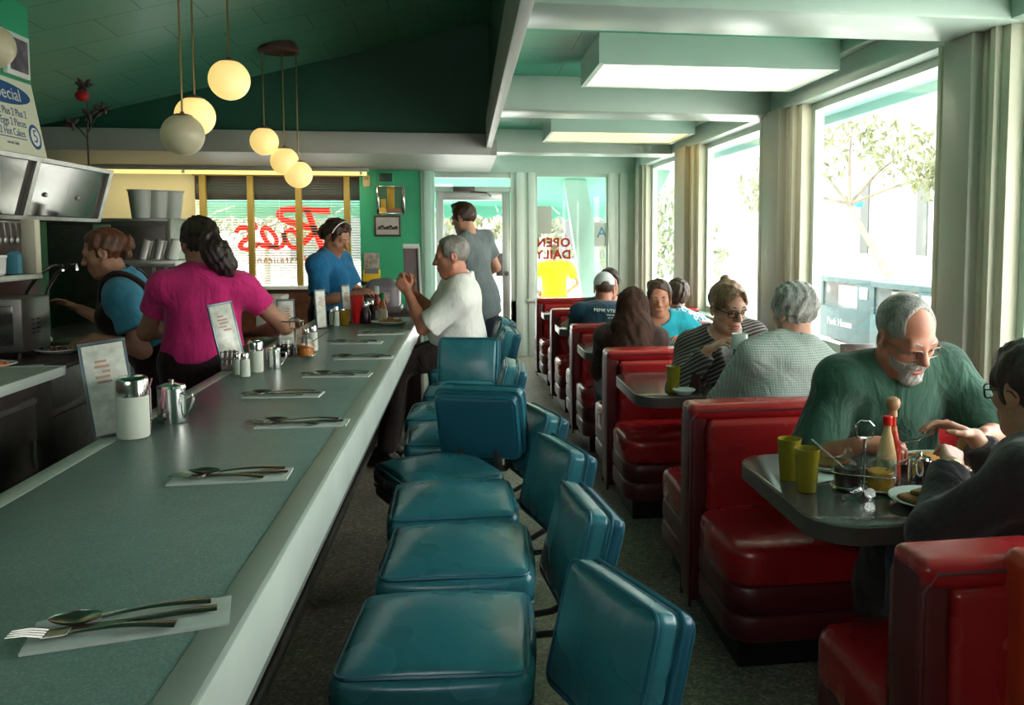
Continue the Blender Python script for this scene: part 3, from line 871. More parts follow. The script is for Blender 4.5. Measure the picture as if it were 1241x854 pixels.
def hand_ops(W, d, n, side, curl=(.35, .5, .35), s=1.0, spread=.0, thumb=1.0):
    d = nrm(d); n = A3(n); n = nrm(n - d * (n @ d)); t = np.cross(d, n) * side
    o = []
    kn = []
    for i, (l, off) in enumerate(((.088, .028), (.092, .0095), (.088, -.009), (.079, -.026))):
        k_ = W + (d * l + t * off) * s; kn.append(k_)
        o.append(('+', cap(W + (d * .012 + t * off * .55) * s, k_, .0165 * s, .0115 * s, (n, .85)), .010))
    o.append(('+', ell(W + (d * .04 + t * .02 + n * .008) * s, (.017 * s,) * 3), .012))
    o.append(('+', ell(W + (d * .045 - t * .018 + n * .006) * s, (.015 * s,) * 3), .012))
    for i, Ls in enumerate(((.042, .025, .020), (.046, .029, .021), (.042, .027, .020), (.033, .020, .018))):
        p = kn[i]; a = 0; sp = spread * (1.5 - i)
        for j in range(3):
            a += curl[j] * (1 + .08 * (i - 1))
            dv = nrm(d * math.cos(a) + n * math.sin(a) + t * sp)
            q = p + dv * Ls[j] * s; r0 = (.0092 - .0007 * j - (.001 if i == 3 else 0)) * s
            o.append(('+', cap(p, q, r0, r0 - .0007), .003)); p = q
    p = W + (d * .022 + t * .026 + n * .006) * s
    for dv, L, r0 in ((d * .55 + t * .7 * thumb + n * .35, .042, .0125), (d * .85 + t * .28 * thumb + n * .35, .032, .0105), (d * .95 + t * .05 + n * .3, .024, .0092)):
        q = p + nrm(dv) * L * s; o.append(('+', cap(p, q, r0 * s, (r0 - .0015) * s), .006)); p = q
    return o

class Person:
    def __init__(s, label, pelvis, head, yaw, hyaw=None, pitch=0, tilt=0, sc=1.0, sw=.175, girth=1.0, belly=0.0, bust=0.0, base_z=0.0, stand=False,
                 lh=None, rh=None, lel=(0, 0, -1), rel=(0, 0, -1), lcurl=(.35, .5, .35), rcurl=(.35, .5, .35), ln=None, rn=None, ldir=None, rdir=None,
                 skin='skin', hr=.0048, br=.016, feet=None, hs=1.0, female=False, knees=None, group=None, cat='person', neck=1.0, shdrop=0.0):
        s.root = thing('person', label, cat, (pelvis[0], pelvis[1], base_z), 0, group)
        s.P = A3(pelvis); s.H = A3(head); s.sc = sc; s.hs = hs; s.hr = hr; s.br = br; s.skin = M[skin]; s.girth = girth; s.belly = belly; s.bust = bust; s.female = female
        s.bf = frame(yaw); s.hf = frame(yaw if hyaw is None else hyaw, pitch, tilt)
        f = s.bf[:, 1]; r = s.bf[:, 0]
        skull_base = s.H + s.hf @ A3((0, -.025, -.085)) * hs
        up = A3((0, 0, 1))
        ax0 = nrm(skull_base - s.P)
        s.N = skull_base - nrm(up * .8 + ax0 * .6 + f * .12) * .065 * sc * neck
        s.a = nrm(s.N - s.P); s.ff = nrm(np.cross(s.a, r)); s.r = np.cross(s.ff, s.a)
        s.L = np.linalg.norm(s.N - s.P); s.nb = skull_base
        s.sw = sw
        S0 = s.N - s.a * (.060 + shdrop) * sc
        s.SR = S0 + s.r * sw; s.SL = S0 - s.r * sw
        l1, l2 = .285 * sc, .255 * sc
        s.arms = []
        for side, S_, tgt, hint, nrmv, curl, dr in ((1, s.SR, rh, rel, rn, rcurl, rdir), (-1, s.SL, lh, lel, ln, lcurl, ldir)):
            if tgt is None: tgt = S_ + A3((0, 0, -.5)) * sc + f * .05 + s.r * side * .05
            # hints are given in body axes: right, forward, up
            hv = s.bf @ A3(hint)
            E, W = ik(S_, tgt, hv, l1, l2)
            dv = nrm(W - E) if dr is None else nrm(s.bf @ A3(dr))
            nn = s.bf @ A3(nrmv) if nrmv is not None else A3((0, 0, -1)) - s.r * side * .5
            s.arms.append(dict(side=side, S=S_, E=E, W=W, d=dv, n=nn, curl=curl))
        hipc = s.P - s.a * .02
        s.legs = []
        for side in (1, -1):
            hp = hipc + r * side * .088 * sc
            if stand:
                an = A3((hp[0], hp[1], base_z + .08)) + r * side * .03 + f * (0 if feet is None else feet[0 if side > 0 else 1]); kn = (hp + an) / 2 + f * .03
            else:
                kn = hp + (f * .41 + r * side * .06) * sc + A3((0, 0, -.02)) if knees is None else A3(knees[0 if side > 0 else 1])
                an = A3((kn[0], kn[1], base_z + .08)) + f * .03 if feet is None else A3(feet[0 if side > 0 else 1])
            s.legs.append(dict(side=side, H=hp, K=kn, A=an, f=f))
    def h(s, x, y, z): return s.H + s.hf @ (A3((x, y, z)) * s.hs)
    def hd(s, r): return A3(r) * s.hs
    def torso(s, c=0.0, wide=0.0):
        sc, g = s.sc, s.girth; R = np.stack([s.r, s.ff, s.a], 1); q = s.L / .51 / sc
        P = lambda x, y, z: s.P + R @ (A3((x, y, z * q)) * sc)
        o = [('+', ell(P(0, -.005, .02), A3((.165 * g + c, .118 * g + c, .125 + c)) * sc, R), .04),
             ('+', ell(P(0, .012 + s.belly * .5, .16), A3((.148 * g + c + wide + s.belly * .3, .108 * g + c + s.belly, .16 + c)) * sc, R), .06),
             ('+', ell(P(0, .008, .345), A3((s.sw * .93 + c + wide * .5, .112 * g + c, .17 + c)) * sc, R), .06),
             ('+', cap(s.SL + s.r * .02 - s.ff * .005, s.SR - s.r * .02 - s.ff * .005, .062 * sc + c, .062 * sc + c, (s.ff, 1.15)), .05)]
        for sd in (1, -1):
            o.append(('+', cap(s.N - s.a * .0 + s.r * sd * .035, s.N - s.a * .045 + s.r * sd * s.sw * .72, .048 * sc + c, .048 * sc + c), .04))
        if s.bust > 0:
            for sd in (1, -1): o.append(('+', ell(P(.075 * sd, .085 + s.bust * .4, .315), A3((.07, .05 + s.bust, .07)) * sc + c, R), .04))
        return o
    def body_ops(s):
        sc, hs = s.sc, s.hs; o = s.torso(0)
        hx = s.h
        o.append(('+', cap(s.N - s.a * .03, s.nb + s.hf @ A3((0, .0, .02)), .060 * sc * (.88 if s.female else 1.0), .054 * sc * (.86 if s.female else 1.0)), .035))
        for A in s.arms:
            o.append(('+', ell(A['S'] - A3((0, 0, .012)), (.058 * sc,) * 3), .04))
            o.append(('+', cap(A['S'], A['E'], .050 * sc, .041 * sc), .03))
            o.append(('+', cap(A['E'], A['E'] + (A['W'] - A['E']) * .45, .041 * sc, .039 * sc), .02))
            o.append(('+', cap(A['E'] + (A['W'] - A['E']) * .4, A['W'], .039 * sc, .0265 * sc), .02))
            o += hand_ops(A['W'], A['d'], A['n'], A['side'], A['curl'], sc * (.93 if s.female else 1.0))
        for G in s.legs:
            o.append(('+', cap(G['H'], G['K'], .088 * sc * s.girth ** .5, .058 * sc), .05))
            o.append(('+', cap(G['K'], G['A'], .056 * sc, .038 * sc), .03))
            o.append(('+', cap(G['A'] - A3((0, 0, .04)), G['A'] + G['f'] * .15 * sc - A3((0, 0, .05)), .036, .027), .02))
        return o + s.head_ops()
    def head_ops(s):
        h, hs = s.h, s.hs; R = s.hf; E = lambda c, r, k: ('+', ell(h(*c), A3(r) * hs, R), k * hs)
        fm = .92 if s.female else 1.0
        o = [E((0, -.014, .036), (.076, .097, .086), .02), E((0, .02, -.03), (.060 * fm, .070, .085), .03),
             E((0, .062, -.099), (.024 * fm, .020, .018), .025)]
        for sd in (1, -1):
            o.append(('+', cap(h(sd * .052 * fm, .005, -.062), h(sd * .016, .058, -.098), .018 * hs, .018 * hs), .03 * hs))
            o.append(E((sd * .041, .054, -.024), (.022, .022, .018), .025))
        o.append(('+', cap(h(-.038, .078, .022), h(.038, .078, .022), .0125 * hs), .02 * hs))
        for sd in (1, -1):
            o.append(('-', ell(h(sd * .032, .098, .001), A3((.021, .018, .0125)) * hs, R), .012 * hs))
            o.append(E((sd * .032, .0735, .001), (.0155, .0155, .0145), .004))
            o.append(('-', ell(h(sd * .032, .0945, .0005), A3((.0125, .0085, .0048)) * hs, R), .003 * hs))
            o.append(('+', cap(h(sd * .018, .0885, .0085), h(sd * .047, .082, .0085), .0042 * hs), .006 * hs))
        o.append(('+', cap(h(0, .086, .014), h(0, .110, -.028), .0085 * hs, .0125 * hs), .014 * hs))
        for sd in (1, -1): o.append(E((sd * .0125, .097, -.033), (.0085, .0105, .008), .008))
        o.append(E((0, .082, -.060), (.026, .014, .012), .014)); o.append(E((0, .080, -.076), (.022, .014, .010), .014))
        o.append(E((0, .0905, -.0615), (.021, .0075, .0048), .005)); o.append(E((0, .0885, -.0735), (.018, .0085, .0058), .005))
        o.append(('-', ell(h(0, .101, -.0675), A3((.024, .010, .0016)) * hs, R), .004 * hs))
        for sd in (1, -1):
            Re = R @ A3(Matrix.Rotation(-.30 * sd, 3, 'Z')) @ A3(Matrix.Rotation(-.15, 3, 'X'))
            o.append(('+', ell(h(sd * .079, -.012, -.004), A3((.0085, .021, .033)) * hs, Re), .006 * hs))
            o.append(('-', ell(h(sd * .088, -.008, .0), A3((.0075, .012, .020)) * hs, Re), .005 * hs))
            o.append(E((sd * .078, -.002, -.033), (.006, .009, .010), .006))
        return o
    def fines(s):
        out = [[], [], []]
        q = .12 * s.hs
        for i in range(3):
            out[i].append((s.H[i] - q * 1.05, s.H[i] + q * 1.05, s.hr))
            for A in s.arms:
                c = A['W'] + nrm(A['d']) * .08
                out[i].append((c[i] - .10, c[i] + .10, max(s.hr, .0052)))
        return out
    def build_body(s, lips='lips'):
        h = s.h; hs = s.hs; R = s.hf; H = s.H
        def paint(C):
            q = (C - H) @ R / hs
            e1 = (q[:, 0] / .0205) ** 2 + ((q[:, 2] + .0675) / .0098) ** 2
            return ((e1 < 1) & (q[:, 1] > .078)).astype(int)
        s.body = sdf_mesh('body', s.body_ops(), s.br, [s.skin, M[lips]], s.root, s.fines(), paint=paint, smooth=1)
        for sd in (1, -1):
            b = MB(); b.ell((0, 0, 0), .0128 * hs, seg=16, rings=12)
            for f in b.bm.faces:
                c = f.calc_center_median(); f.material_index = 1 if c.y > .0108 * hs else 0
            o = b.build('eye', [M['eyewhite'], M['iris']], s.root)
            o.matrix_basis = Matrix.Translation(Vector(h(sd * .032, .0762, .0015) - A3(s.root.location))) @ Matrix(R.tolist()).to_4x4()
        return s
    def brows(s, m, th=.0035, z=.027):
        for sd in (1, -1):
            b = MB(); o_ = A3(s.root.location)
            b.tube([Vector(s.h(sd * x, y, zz) - o_) for x, y, zz in ((.014, .0905, z - .002), (.026, .0905, z + .002), (.040, .0835, z + .002), (.050, .072, z - .003))], [th * .8 * s.hs, th * s.hs, th * .9 * s.hs, th * .4 * s.hs], 8)
            b.build('eyebrow', M[m], s.root)
    def shirt(s, m, sleeve=.62, c=.010, flare=.012, neck=.075, neckdrop=.0, hem=-.02, wide=0.0, folds=.004, name='shirt', h=.009, long=False, collar=None, vneck=0.0, seed=0):
        sc = s.sc; o = s.torso(c, wide); rr = np.random.RandomState(seed + 5)
        if hem < -.03:
            o.append(('+', cap(s.P + s.a * .05, s.P + s.a * hem, .15 * s.girth * sc + c, .165 * s.girth * sc + c, (s.ff, .78), flat=True), .05))
        if hem > -.03: o.append(('-', obox(s.P + s.a * (hem - .2), (.5, .5, .2), np.stack([s.r, s.ff, s.a], 1)), .004))
        for A in s.arms:
            S_, E, W = A['S'], A['E'], A['W']
            o.append(('+', ell(S_ - A3((0, 0, .012)), (.060 * sc + c,) * 3), .04))
            if long:
                o.append(('+', cap(S_, E, .052 * sc + c, .046 * sc + c), .03)); e2 = E + (W - E) * sleeve
                o.append(('+', cap(E, e2, .046 * sc + c, .034 * sc + c, flat=True), .025))
            else:
                e2 = S_ + (E - S_) * sleeve
                o.append(('+', cap(S_, e2, .052 * sc + c, .048 * sc + c + flare, flat=True), .03))
                u = nrm(E - S_); o.append(('-', cap(e2 - u * .015, e2 + u * .05, .043 * sc + flare * .35), .004))
        # neck opening
        nb = s.N + s.a * .035 * sc
        o.append(('-', cap(nb - s.a * .015 + s.ff * (.015 + neckdrop * .3) - s.a * neckdrop, s.nb + s.ff * .03, neck * sc, neck * sc * 1.15), .010))
        if vneck > 0:
            o.append(('-', cap(nb + s.ff * .09, nb + s.ff * .125 - s.a * vneck, .045 * sc, .012), .012))
        if collar:
            for k in range(1):
                o.append(('+', cap(s.N + s.a * .010 - s.ff * .012, s.N + s.a * .055 - s.ff * .012, .078 * sc, .070 * sc, (s.ff, 1.1), flat=True), .008))
                o.append(('-', cap(s.N + s.a * .0 - s.ff * .008, s.nb + s.a * .03, .064 * sc, .062 * sc, (s.ff, 1.1)), .004))
                o.append(('-', cap(nb + s.ff * .06, nb + s.ff * .11 + s.a * .03, .04, .05), .008))
        v = [nrm(rr.randn(3) * A3((1, 1, .35))) for _ in range(4)]; ph = rr.rand(8) * 6
        def warp(X, Y, Z):
            a = v[0]; b = v[1]; c_ = v[2]
            u1 = X * a[0] + Y * a[1] + Z * a[2]; u2 = X * b[0] + Y * b[1] + Z * b[2]; u3 = X * c_[0] + Y * c_[1] + Z * c_[2]
            return folds * (np.sin(u1 * 27 + 1.6 * np.sin(u2 * 9 + Z * 5 + ph[0]) + ph[1]) * (.55 + .45 * np.sin(u3 * 8 + Z * 6 + ph[2])) + .45 * np.sin(u2 * 36 + 2.0 * np.sin(u3 * 11 + Z * 8 + ph[3])))
        ob = sdf_mesh(name, o, h, m if not isinstance(m, str) else M[m], s.root, warp=warp if folds else None, smooth=2)
        return ob
    def trousers(s, m, c=.014, h=.016, name='trousers', waist=.05, upto=.97):
        sc = s.sc; R = np.stack([s.r, s.ff, s.a], 1)
        o = [('+', ell(s.P + s.a * .01, A3((.165 * s.girth + c, .118 * s.girth + c, .115 + waist)) * sc, R), .04)]
        for G in s.legs:
            o.append(('+', cap(G['H'], G['K'], .088 * sc * s.girth ** .5 + c, .062 * sc + c), .05))
            o.append(('+', cap(G['K'], G['K'] + (G['A'] - G['K']) * upto, .060 * sc + c, .050 * sc + c, flat=True), .03))
        return sdf_mesh(name, o, h, M[m], s.root, smooth=2)
    def shoes(s, m):
        for G in s.legs:
            a = A3((G['A'][0], G['A'][1], s.root.location.z + .045)); f = G['f']
            o = [('+', cap(a - f * .05, a + f * .15, .043, .040, ((0, 0, 1), .9)), .02), ('+', cap(a - f * .03, a + A3((0, 0, .05)), .042, .045), .02),
                 ('-', obox(a + A3((0, 0, -.095)), (.3, .3, .052)), .002)]
            sdf_mesh('shoe', o, .009, M[m], s.root)
    # hair: parts are ('+'/'-', kind, args in head coordinates)
    def hair(s, ops, m, h=.0065, amp=.003, freq=90, name='hair', smooth=1, seed=1):
        O = []
        for it in ops:
            op, kd, a, k = it[:4]
            if kd == 'e':
                Rl = s.hf if len(a) < 3 else s.hf @ A3(Euler(a[2]).to_matrix())
                O.append((op, ell(s.h(*a[0]), A3(a[1]) * s.hs, Rl), k))
            elif kd == 'c': O.append((op, cap(s.h(*a[0]), s.h(*a[1]), a[2] * s.hs, a[3] * s.hs), k))
            elif kd == 'w': O.append((op, cap(a[0], a[1], a[2], a[3]), k))
            elif kd == 'b': O.append((op, obox(s.h(*a[0]), A3(a[1]) * s.hs, s.hf if len(a) < 3 else s.hf @ A3(Euler(a[2]).to_matrix())), k))
        rr = np.random.RandomState(seed); ph = rr.rand(6) * 6; H = s.H; R = s.hf
        def warp(X, Y, Z):
            x = (X - H[0]) * R[0, 0] + (Y - H[1]) * R[1, 0] + (Z - H[2]) * R[2, 0]
            y = (X - H[0]) * R[0, 1] + (Y - H[1]) * R[1, 1] + (Z - H[2]) * R[2, 1]
            z = (X - H[0]) * R[0, 2] + (Y - H[1]) * R[1, 2] + (Z - H[2]) * R[2, 2]
            return amp * (np.sin(x * freq + 2 * np.sin(z * 25 + ph[0]) + ph[1]) * np.sin(y * freq * .8 + 2 * np.sin(z * 31 + x * 20 + ph[2])) + .5 * np.sin(z * freq * .6 + 3 * np.sin(x * 40 + y * 30 + ph[3])))
        return sdf_mesh(name, O, h, M[m], s.root, warp=warp if amp else None, smooth=smooth)
    def glasses(s, m, w=.024, hgt=.017, tinted=None, z=-.001, r=.0017, squareness=.45):
        o_ = A3(s.root.location); b = MB(); g = MB()
        V = lambda x, y, zz: Vector(s.h(x, y, zz) - o_)
        for sd in (1, -1):
            pts = rrect(w, hgt, min(w, hgt) * (1 - squareness), 4)
            b.tube([V(sd * .033 + x, .103 - .35 * abs(x + sd * .033) * .5, z + y) for x, y in pts], r * s.hs, 6, True)
            g.grid([[V(sd * .033, .101, z) for _ in pts], [V(sd * .033 + x * .97, .103 - .35 * abs(x + sd * .033) * .5, z + y * .97) for x, y in pts]], closed_v=True)
            b.tube([V(sd * (.033 + w), .093, z + .006), V(sd * .072, .075, z + .006), V(sd * .080, .01, z + .006), V(sd * .083, -.015, z + .004), V(sd * .080, -.028, z - .012)], r * s.hs, 6)
        b.tube([V(-.010, .101, z + .004), V(0, .104, z + .006), V(.010, .101, z + .004)], r * s.hs, 6)
        f = b.build('glasses', M[m], s.root); g.build('lens', M['lens'], s.root)
        return f
def skin_mat(name, col):
    t = NT(name); v = t.co(); c = lin(col)[:3]
    f = t.noise(v, 16, 4); 
    t.set(col=t.ramp(f, [(.3, (c[0] * .85, c[1] * .78, c[2] * .76)), (.7, (min(1, c[0] * 1.12), c[1] * 1.1, c[2] * 1.08))]), rough=.5)
    t.b.inputs['Subsurface Weight'].default_value = .12; t.b.inputs['Subsurface Radius'].default_value = (.012, .004, .002); t.b.inputs['Subsurface Scale'].default_value = .6
    t.bump(t.noise(v, 140, 3), .12, .003); return t.m
def hair_mat(name, c1, c2, sc=(160, 160, 22), rough=.45):
    t = NT(name); v = t.co(sc); f = t.noise(v, 1.0, 5, .65, .6)
    g = t.noise(t.co(), 14, 3)
    t.set(col=t.ramp(t.math('ADD', t.math('MULTIPLY', f, .65), t.math('MULTIPLY', g, .35)), [(.36, c1), (.64, c2)]), rough=rough)
    t.bump(f, .7, .006); return t.m
def cloth_mat(name, col, var=.25, rough=.85, weave=420, fold=.35):
    t = NT(name); v = t.co(); c = lin(col)[:3]
    f = t.noise(v, 9, 5, .6)
    t.set(col=t.ramp(f, [(.3, tuple(x * (1 - var) for x in c)), (.7, tuple(min(1, x * (1 + var * .6)) for x in c))]), rough=rough)
    t.b.inputs['Specular IOR Level'].default_value = .2; t.b.inputs['Sheen Weight'].default_value = .15
    hh = t.math('ADD', t.math('MULTIPLY', t.noise(t.co((1, 1, .45)), 11, 3, .5, .5), 1.0), t.math('MULTIPLY', t.noise(v, weave, 2), .06))
    t.bump(hh, fold * 1.3, .05); return t.m
M['skin'] = skin_mat('skin_light', (.50, .27, .185)); M['skin_t'] = skin_mat('skin_tan', (.40, .19, .115)); M['skin_r'] = skin_mat('skin_ruddy', (.46, .195, .125)); M['skin_o'] = skin_mat('skin_olive', (.38, .20, .125))
M['lips'] = mat('lips', (.36, .12, .10), .45)
M['eyewhite'] = mat('eye_white', (.6, .58, .54), .2); M['iris'] = mat('dark_iris', (.03, .02, .015), .15)
M['lens'] = glass_pane('spectacle_lens', (.93, .95, .95))
M['hair_black'] = hair_mat('black_brown_hair', (.006, .003, .003), (.04, .02, .015)); M['hair_brown'] = hair_mat('brown_hair', (.012, .006, .004), (.085, .04, .022))
M['hair_red'] = hair_mat('auburn_hair', (.02, .007, .004), (.22, .075, .03)); M['hair_grey'] = hair_mat('grey_hair', (.10, .10, .09), (.52, .52, .48)); M['hair_long'] = hair_mat('long_brown_hair', (.008, .004, .003), (.055, .024, .015), (190, 190, 9), .75); M['hair_long'].node_tree.nodes['Principled BSDF'].inputs['Specular IOR Level'].default_value = .15
M['hair_blond'] = hair_mat('dark_blond_hair', (.045, .022, .009), (.32, .18, .085)); M['hair_salt'] = hair_mat('salt_pepper_hair', (.05, .045, .04), (.35, .33, .30)); M['beard'] = hair_mat('grey_beard', (.16, .14, .125), (.55, .52, .48), (300, 300, 120))
# ------------------------------------------------------------------ the people
def C_(n, col, **k): M[n] = cloth_mat(n, col, **k)
C_('blouse', (.065, .30, .46)); C_('apron', (.022, .010, .010)); C_('pink', (.56, .022, .17)); C_('darkpants', (.018, .008, .009)); C_('dress', (.018, .17, .37)); C_('whiteshirt', (.74, .75, .72), var=.06)
C_('greytee', (.15, .185, .195)); C_('yellow_cloth', (.80, .64, .02)); C_('navy', (.010, .045, .075)); C_('jacket', (.035, .017, .014)); C_('tealtee', (.025, .40, .50)); C_('greentee', (.026, .078, .052), fold=.6); C_('sweater', (.040, .030, .033), weave=200)
C_('jeans', (.02, .03, .05)); C_('khaki', (.05, .035, .03)); C_('capcloth', (.62, .64, .64), var=.05)
M['shoe_w'] = mat('pale_sneaker', (.5, .5, .48), .6); M['shoe_d'] = mat('dark_shoe', (.015, .012, .012), .4)
M['darkframe'] = mat('dark_spectacle_frame', (.012, .010, .010), .3); M['wire'] = mat('wire_spectacle_frame', (.25, .22, .18), .3, .9)
t = NT('checked_shirt_cloth'); v = t.co()
wv = t.node('ShaderNodeTexBrick'); wv.offset = 0; t.l.new(t.co(rot=(math.radians(90), 0, 0)), wv.inputs['Vector'])
for k, x in (('Color1', (.205, .25, .225)), ('Color2', (.235, .28, .25)), ('Mortar', (.38, .44, .40))): wv.inputs[k].default_value = lin(x)
wv.inputs['Scale'].default_value = 1; wv.inputs['Mortar Size'].default_value = .0013; wv.inputs['Brick Width'].default_value = .011; wv.inputs['Row Height'].default_value = .010
t.set(col=wv.outputs['Color'], rough=.85); t.bump(t.noise(v, 12, 4, .5, 1), .4, .03); M['check'] = t.m
t = NT('striped_cardigan_knit'); v = t.co(rot=(.5, .3, 0)); wv = t.node('ShaderNodeTexWave'); wv.bands_direction = 'Z'; wv.inputs['Scale'].default_value = 17; wv.inputs['Distortion'].default_value = 1.2; t.l.new(v, wv.inputs['Vector'])
t.set(col=t.ramp(wv.outputs['Fac'], [(.35, (.018, .013, .012)), (.55, (.06, .05, .045)), (.8, (.16, .15, .14))]), rough=.9); M['cardigan'] = t.m
t = NT('blue_floral_cloth'); v = t.co(); vo = t.node('ShaderNodeTexVoronoi'); vo.inputs['Scale'].default_value = 42; t.l.new(v, vo.inputs['Vector'])
t.set(col=t.ramp(vo.outputs['Distance'], [(.25, (.02, .10, .22)), (.42, (.05, .30, .42)), (.62, (.65, .70, .70))]), rough=.85); M['floral'] = t.m

def capbase(i=0.0, k=.02): return ('+', 'e', ((0, -.014, .038), (.079 + i, .1005 + i, .0905 + i)), k)
EARS = [('-', 'e', ((.087, .0, -.008), (.022, .026, .036)), .006), ('-', 'e', ((-.087, .0, -.008), (.022, .026, .036)), .006)]
FACE = ('-', 'e', ((0, .131, -.012), (.108, .092, .106)), .016)
FACE2 = ('-', 'e', ((0, .118, -.02), (.112, .097, .113)), .022)
LOWF = ('-', 'b', ((0, .075, -.145), (.2, .1, .11)), .012)
NAPE = ('-', 'b', ((0, -.1, -.205), (.2, .12, .125)), .012)

# 1 waitress bending over the work counter
p = Person('waitress in bright blue blouse and dark apron working beside the toaster oven', (-1.655, 4.78, .885), (-1.855, 4.64, 1.408), 190, 186, 14, sc=1.0, sw=.160, girth=1.0, bust=.02, stand=True, female=True, skin='skin_o',
           lh=(-1.875, 4.52, .985), lel=(-.3, -.9, -.5), rh=(-2.08, 4.86, 1.10), rel=(.2, -.3, -1), ldir=(.25, 1, -.25), ln=(.3, -.2, -1), hr=.005)
p.build_body(); p.brows('hair_brown')
p.shirt('blouse', sleeve=.60, c=.014, flare=.018, neck=.062, vneck=.10, collar=True, hem=-.10, folds=.005, name='blouse')
p.trousers('darkpants', c=.02)
R_ = np.stack([p.r, p.ff, p.a], 1)
o = p.torso(.026) + [('+', cap(p.P, p.P - p.a * .36, .165, .19, (p.ff, .85), flat=True), .05)]
o += [('-', obox(p.P + p.a * .62 - p.ff * .0, (.4, .4, .24), R_), .01), ('-', obox(p.P - p.ff * .44 + p.a * .3, (.5, .42, .36), R_), .01)]
sdf_mesh('apron', o, .010, M['apron'], p.root, smooth=2)
for sd in (1, -1):
    o = p.torso(.027); q = p.P + p.r * sd * .085
    o += [('-', obox(q + p.r * .42 + p.a * .2, (.40, .6, .8), R_), .004), ('-', obox(q - p.r * .42 + p.a * .2, (.40, .6, .8), R_), .004), ('-', obox(p.P - p.a * .28, (.6, .6, .58), R_), .004)]
    sdf_mesh('apron_strap', o, .008, M['apron'], p.root, smooth=1)
p.shoes('shoe_d')
p.hair([capbase(.004), FACE2, LOWF, NAPE] + EARS + [('+', 'e', ((0, -.108, .025), (.042, .036, .044)), .015), ('+', 'e', ((.01, -.128, .045), (.022, .022, .026)), .01), ('+', 'e', ((-.015, -.130, .01), (.024, .022, .024)), .01), ('+', 'e', ((0, -.10, -.03), (.03, .025, .025)), .015)], 'hair_red', amp=.005, freq=140)

# 2 woman in pink seen from behind
p = Person('woman in hot-pink T-shirt with curly dark ponytail, seen from behind', (-1.285, 4.31, .885), (-1.30, 4.35, 1.460), 100, 125, 8, sc=1.03, sw=.172, girth=1.06, stand=True, female=True, skin='skin_o',
           rh=(-1.10, 4.60, .99), rel=(.9, -.35, -.5), lh=(-1.43, 4.62, 1.01), lel=(-.9, -.35, -.5), hr=.005)
p.build_body(); p.brows('hair_black'); p.shirt('pink', sleeve=.55, c=.012, flare=.012, neck=.066, hem=.0, folds=.005, seed=3, name='t_shirt'); p.trousers('darkpants', c=.018); p.shoes('shoe_d')
p.hair([capbase(.007), FACE, LOWF, NAPE] + EARS + [('+', 'e', ((0, -.108, .015), (.04, .035, .045)), .02), ('+', 'c', ((.0, -.125, .01), (.025, -.145, -.065), .044, .062), .03), ('+', 'c', ((.025, -.145, -.065), (.065, -.135, -.125), .062, .052), .03), ('+', 'c', ((.065, -.135, -.125), (.09, -.12, -.175), .050, .022), .03)], 'hair_black', amp=.0055, freq=150, h=.0055)

# 3 woman in blue at the far end of the counter
p = Person('woman in blue dress with headband looking down at the far counter end', (-1.0, 6.40, .90), (-.938, 6.32, 1.485), 338, 332, 28, sc=.95, sw=.165, girth=1.06, bust=.025, stand=True, female=True, skin='skin_t',
           rh=(-.80, 6.17, 1.08), rel=(.5, -.6, -.6), lh=(-.66, 6.36, 1.06), lel=(-.5, -.6, -.6), hr=.006, br=.018)
p.build_body(); p.brows('hair_black'); p.shirt('dress', sleeve=.8, c=.016, flare=.012, neck=.064, vneck=.08, hem=-.42, folds=.005, seed=5, name='dress'); p.trousers('darkpants', c=.01)
p.hair([capbase(.012), FACE2, LOWF, NAPE] + EARS + [('+', 'e', ((0, -.10, -.01), (.065, .045, .055)), .03)], 'hair_brown', amp=.006, freq=130)
b = MB(); b.tube([Vector(p.h(.098 * math.cos(a), .02 + .0 * a, .035 + .103 * math.sin(a)) - A3(p.root.location)) for a in np.linspace(.1, PI - .1, 14)], .004, 8); b.build('headband', M['white'], p.root)
o = p.torso(.024) + [('+', cap(p.P, p.P - p.a * .3, .17, .19, (p.ff, .85), flat=True), .05), ('-', obox(p.P + p.a * .50, (.4, .4, .24), np.stack([p.r, p.ff, p.a], 1)), .01), ('-', obox(p.P + p.ff * .40 + p.a * .1, (.5, .42, .5), np.stack([p.r, p.ff, p.a], 1)), .01)]
sdf_mesh('apron', o, .012, M['apron'], p.root, smooth=2)

# 4 man in the white short-sleeved shirt at the counter
p = Person('grey-haired man in a white short-sleeved shirt, elbows on the counter, seen in profile', (-.04, 5.62, .77), (-.095, 5.50, 1.362), 181, 184, 8, sc=1.03, sw=.205, girth=1.18, belly=.05, skin='skin_r', hs=1.06,
           lh=(-.37, 5.44, 1.135), lel=(-.2, .4, -1), rh=(-.36, 5.62, 1.14), rel=(.2, .4, -1), ldir=(.12, .55, .8), rdir=(-.12, .5, .85), ln=(.8, .1, .3), rn=(-1, .2, -.2), lcurl=(.9, .9, .5), rcurl=(.7, .8, .4),
           knees=((-.44, 5.72, .655), (-.44, 5.50, .655)), feet=((-.52, 5.72, .085), (-.53, 5.50, .085)), hr=.005)
p.build_body(); p.brows('hair_grey'); p.shirt('whiteshirt', sleeve=.86, c=.018, flare=.022, neck=.068, collar=True, hem=-.17, folds=.006, seed=7); p.trousers('khaki'); p.shoes('shoe_d')
p.hair([capbase(.003), ('-', 'e', ((0, .125, .02), (.085, .095, .10)), .012), LOWF, NAPE] + EARS, 'hair_salt', amp=.002, h=.006)

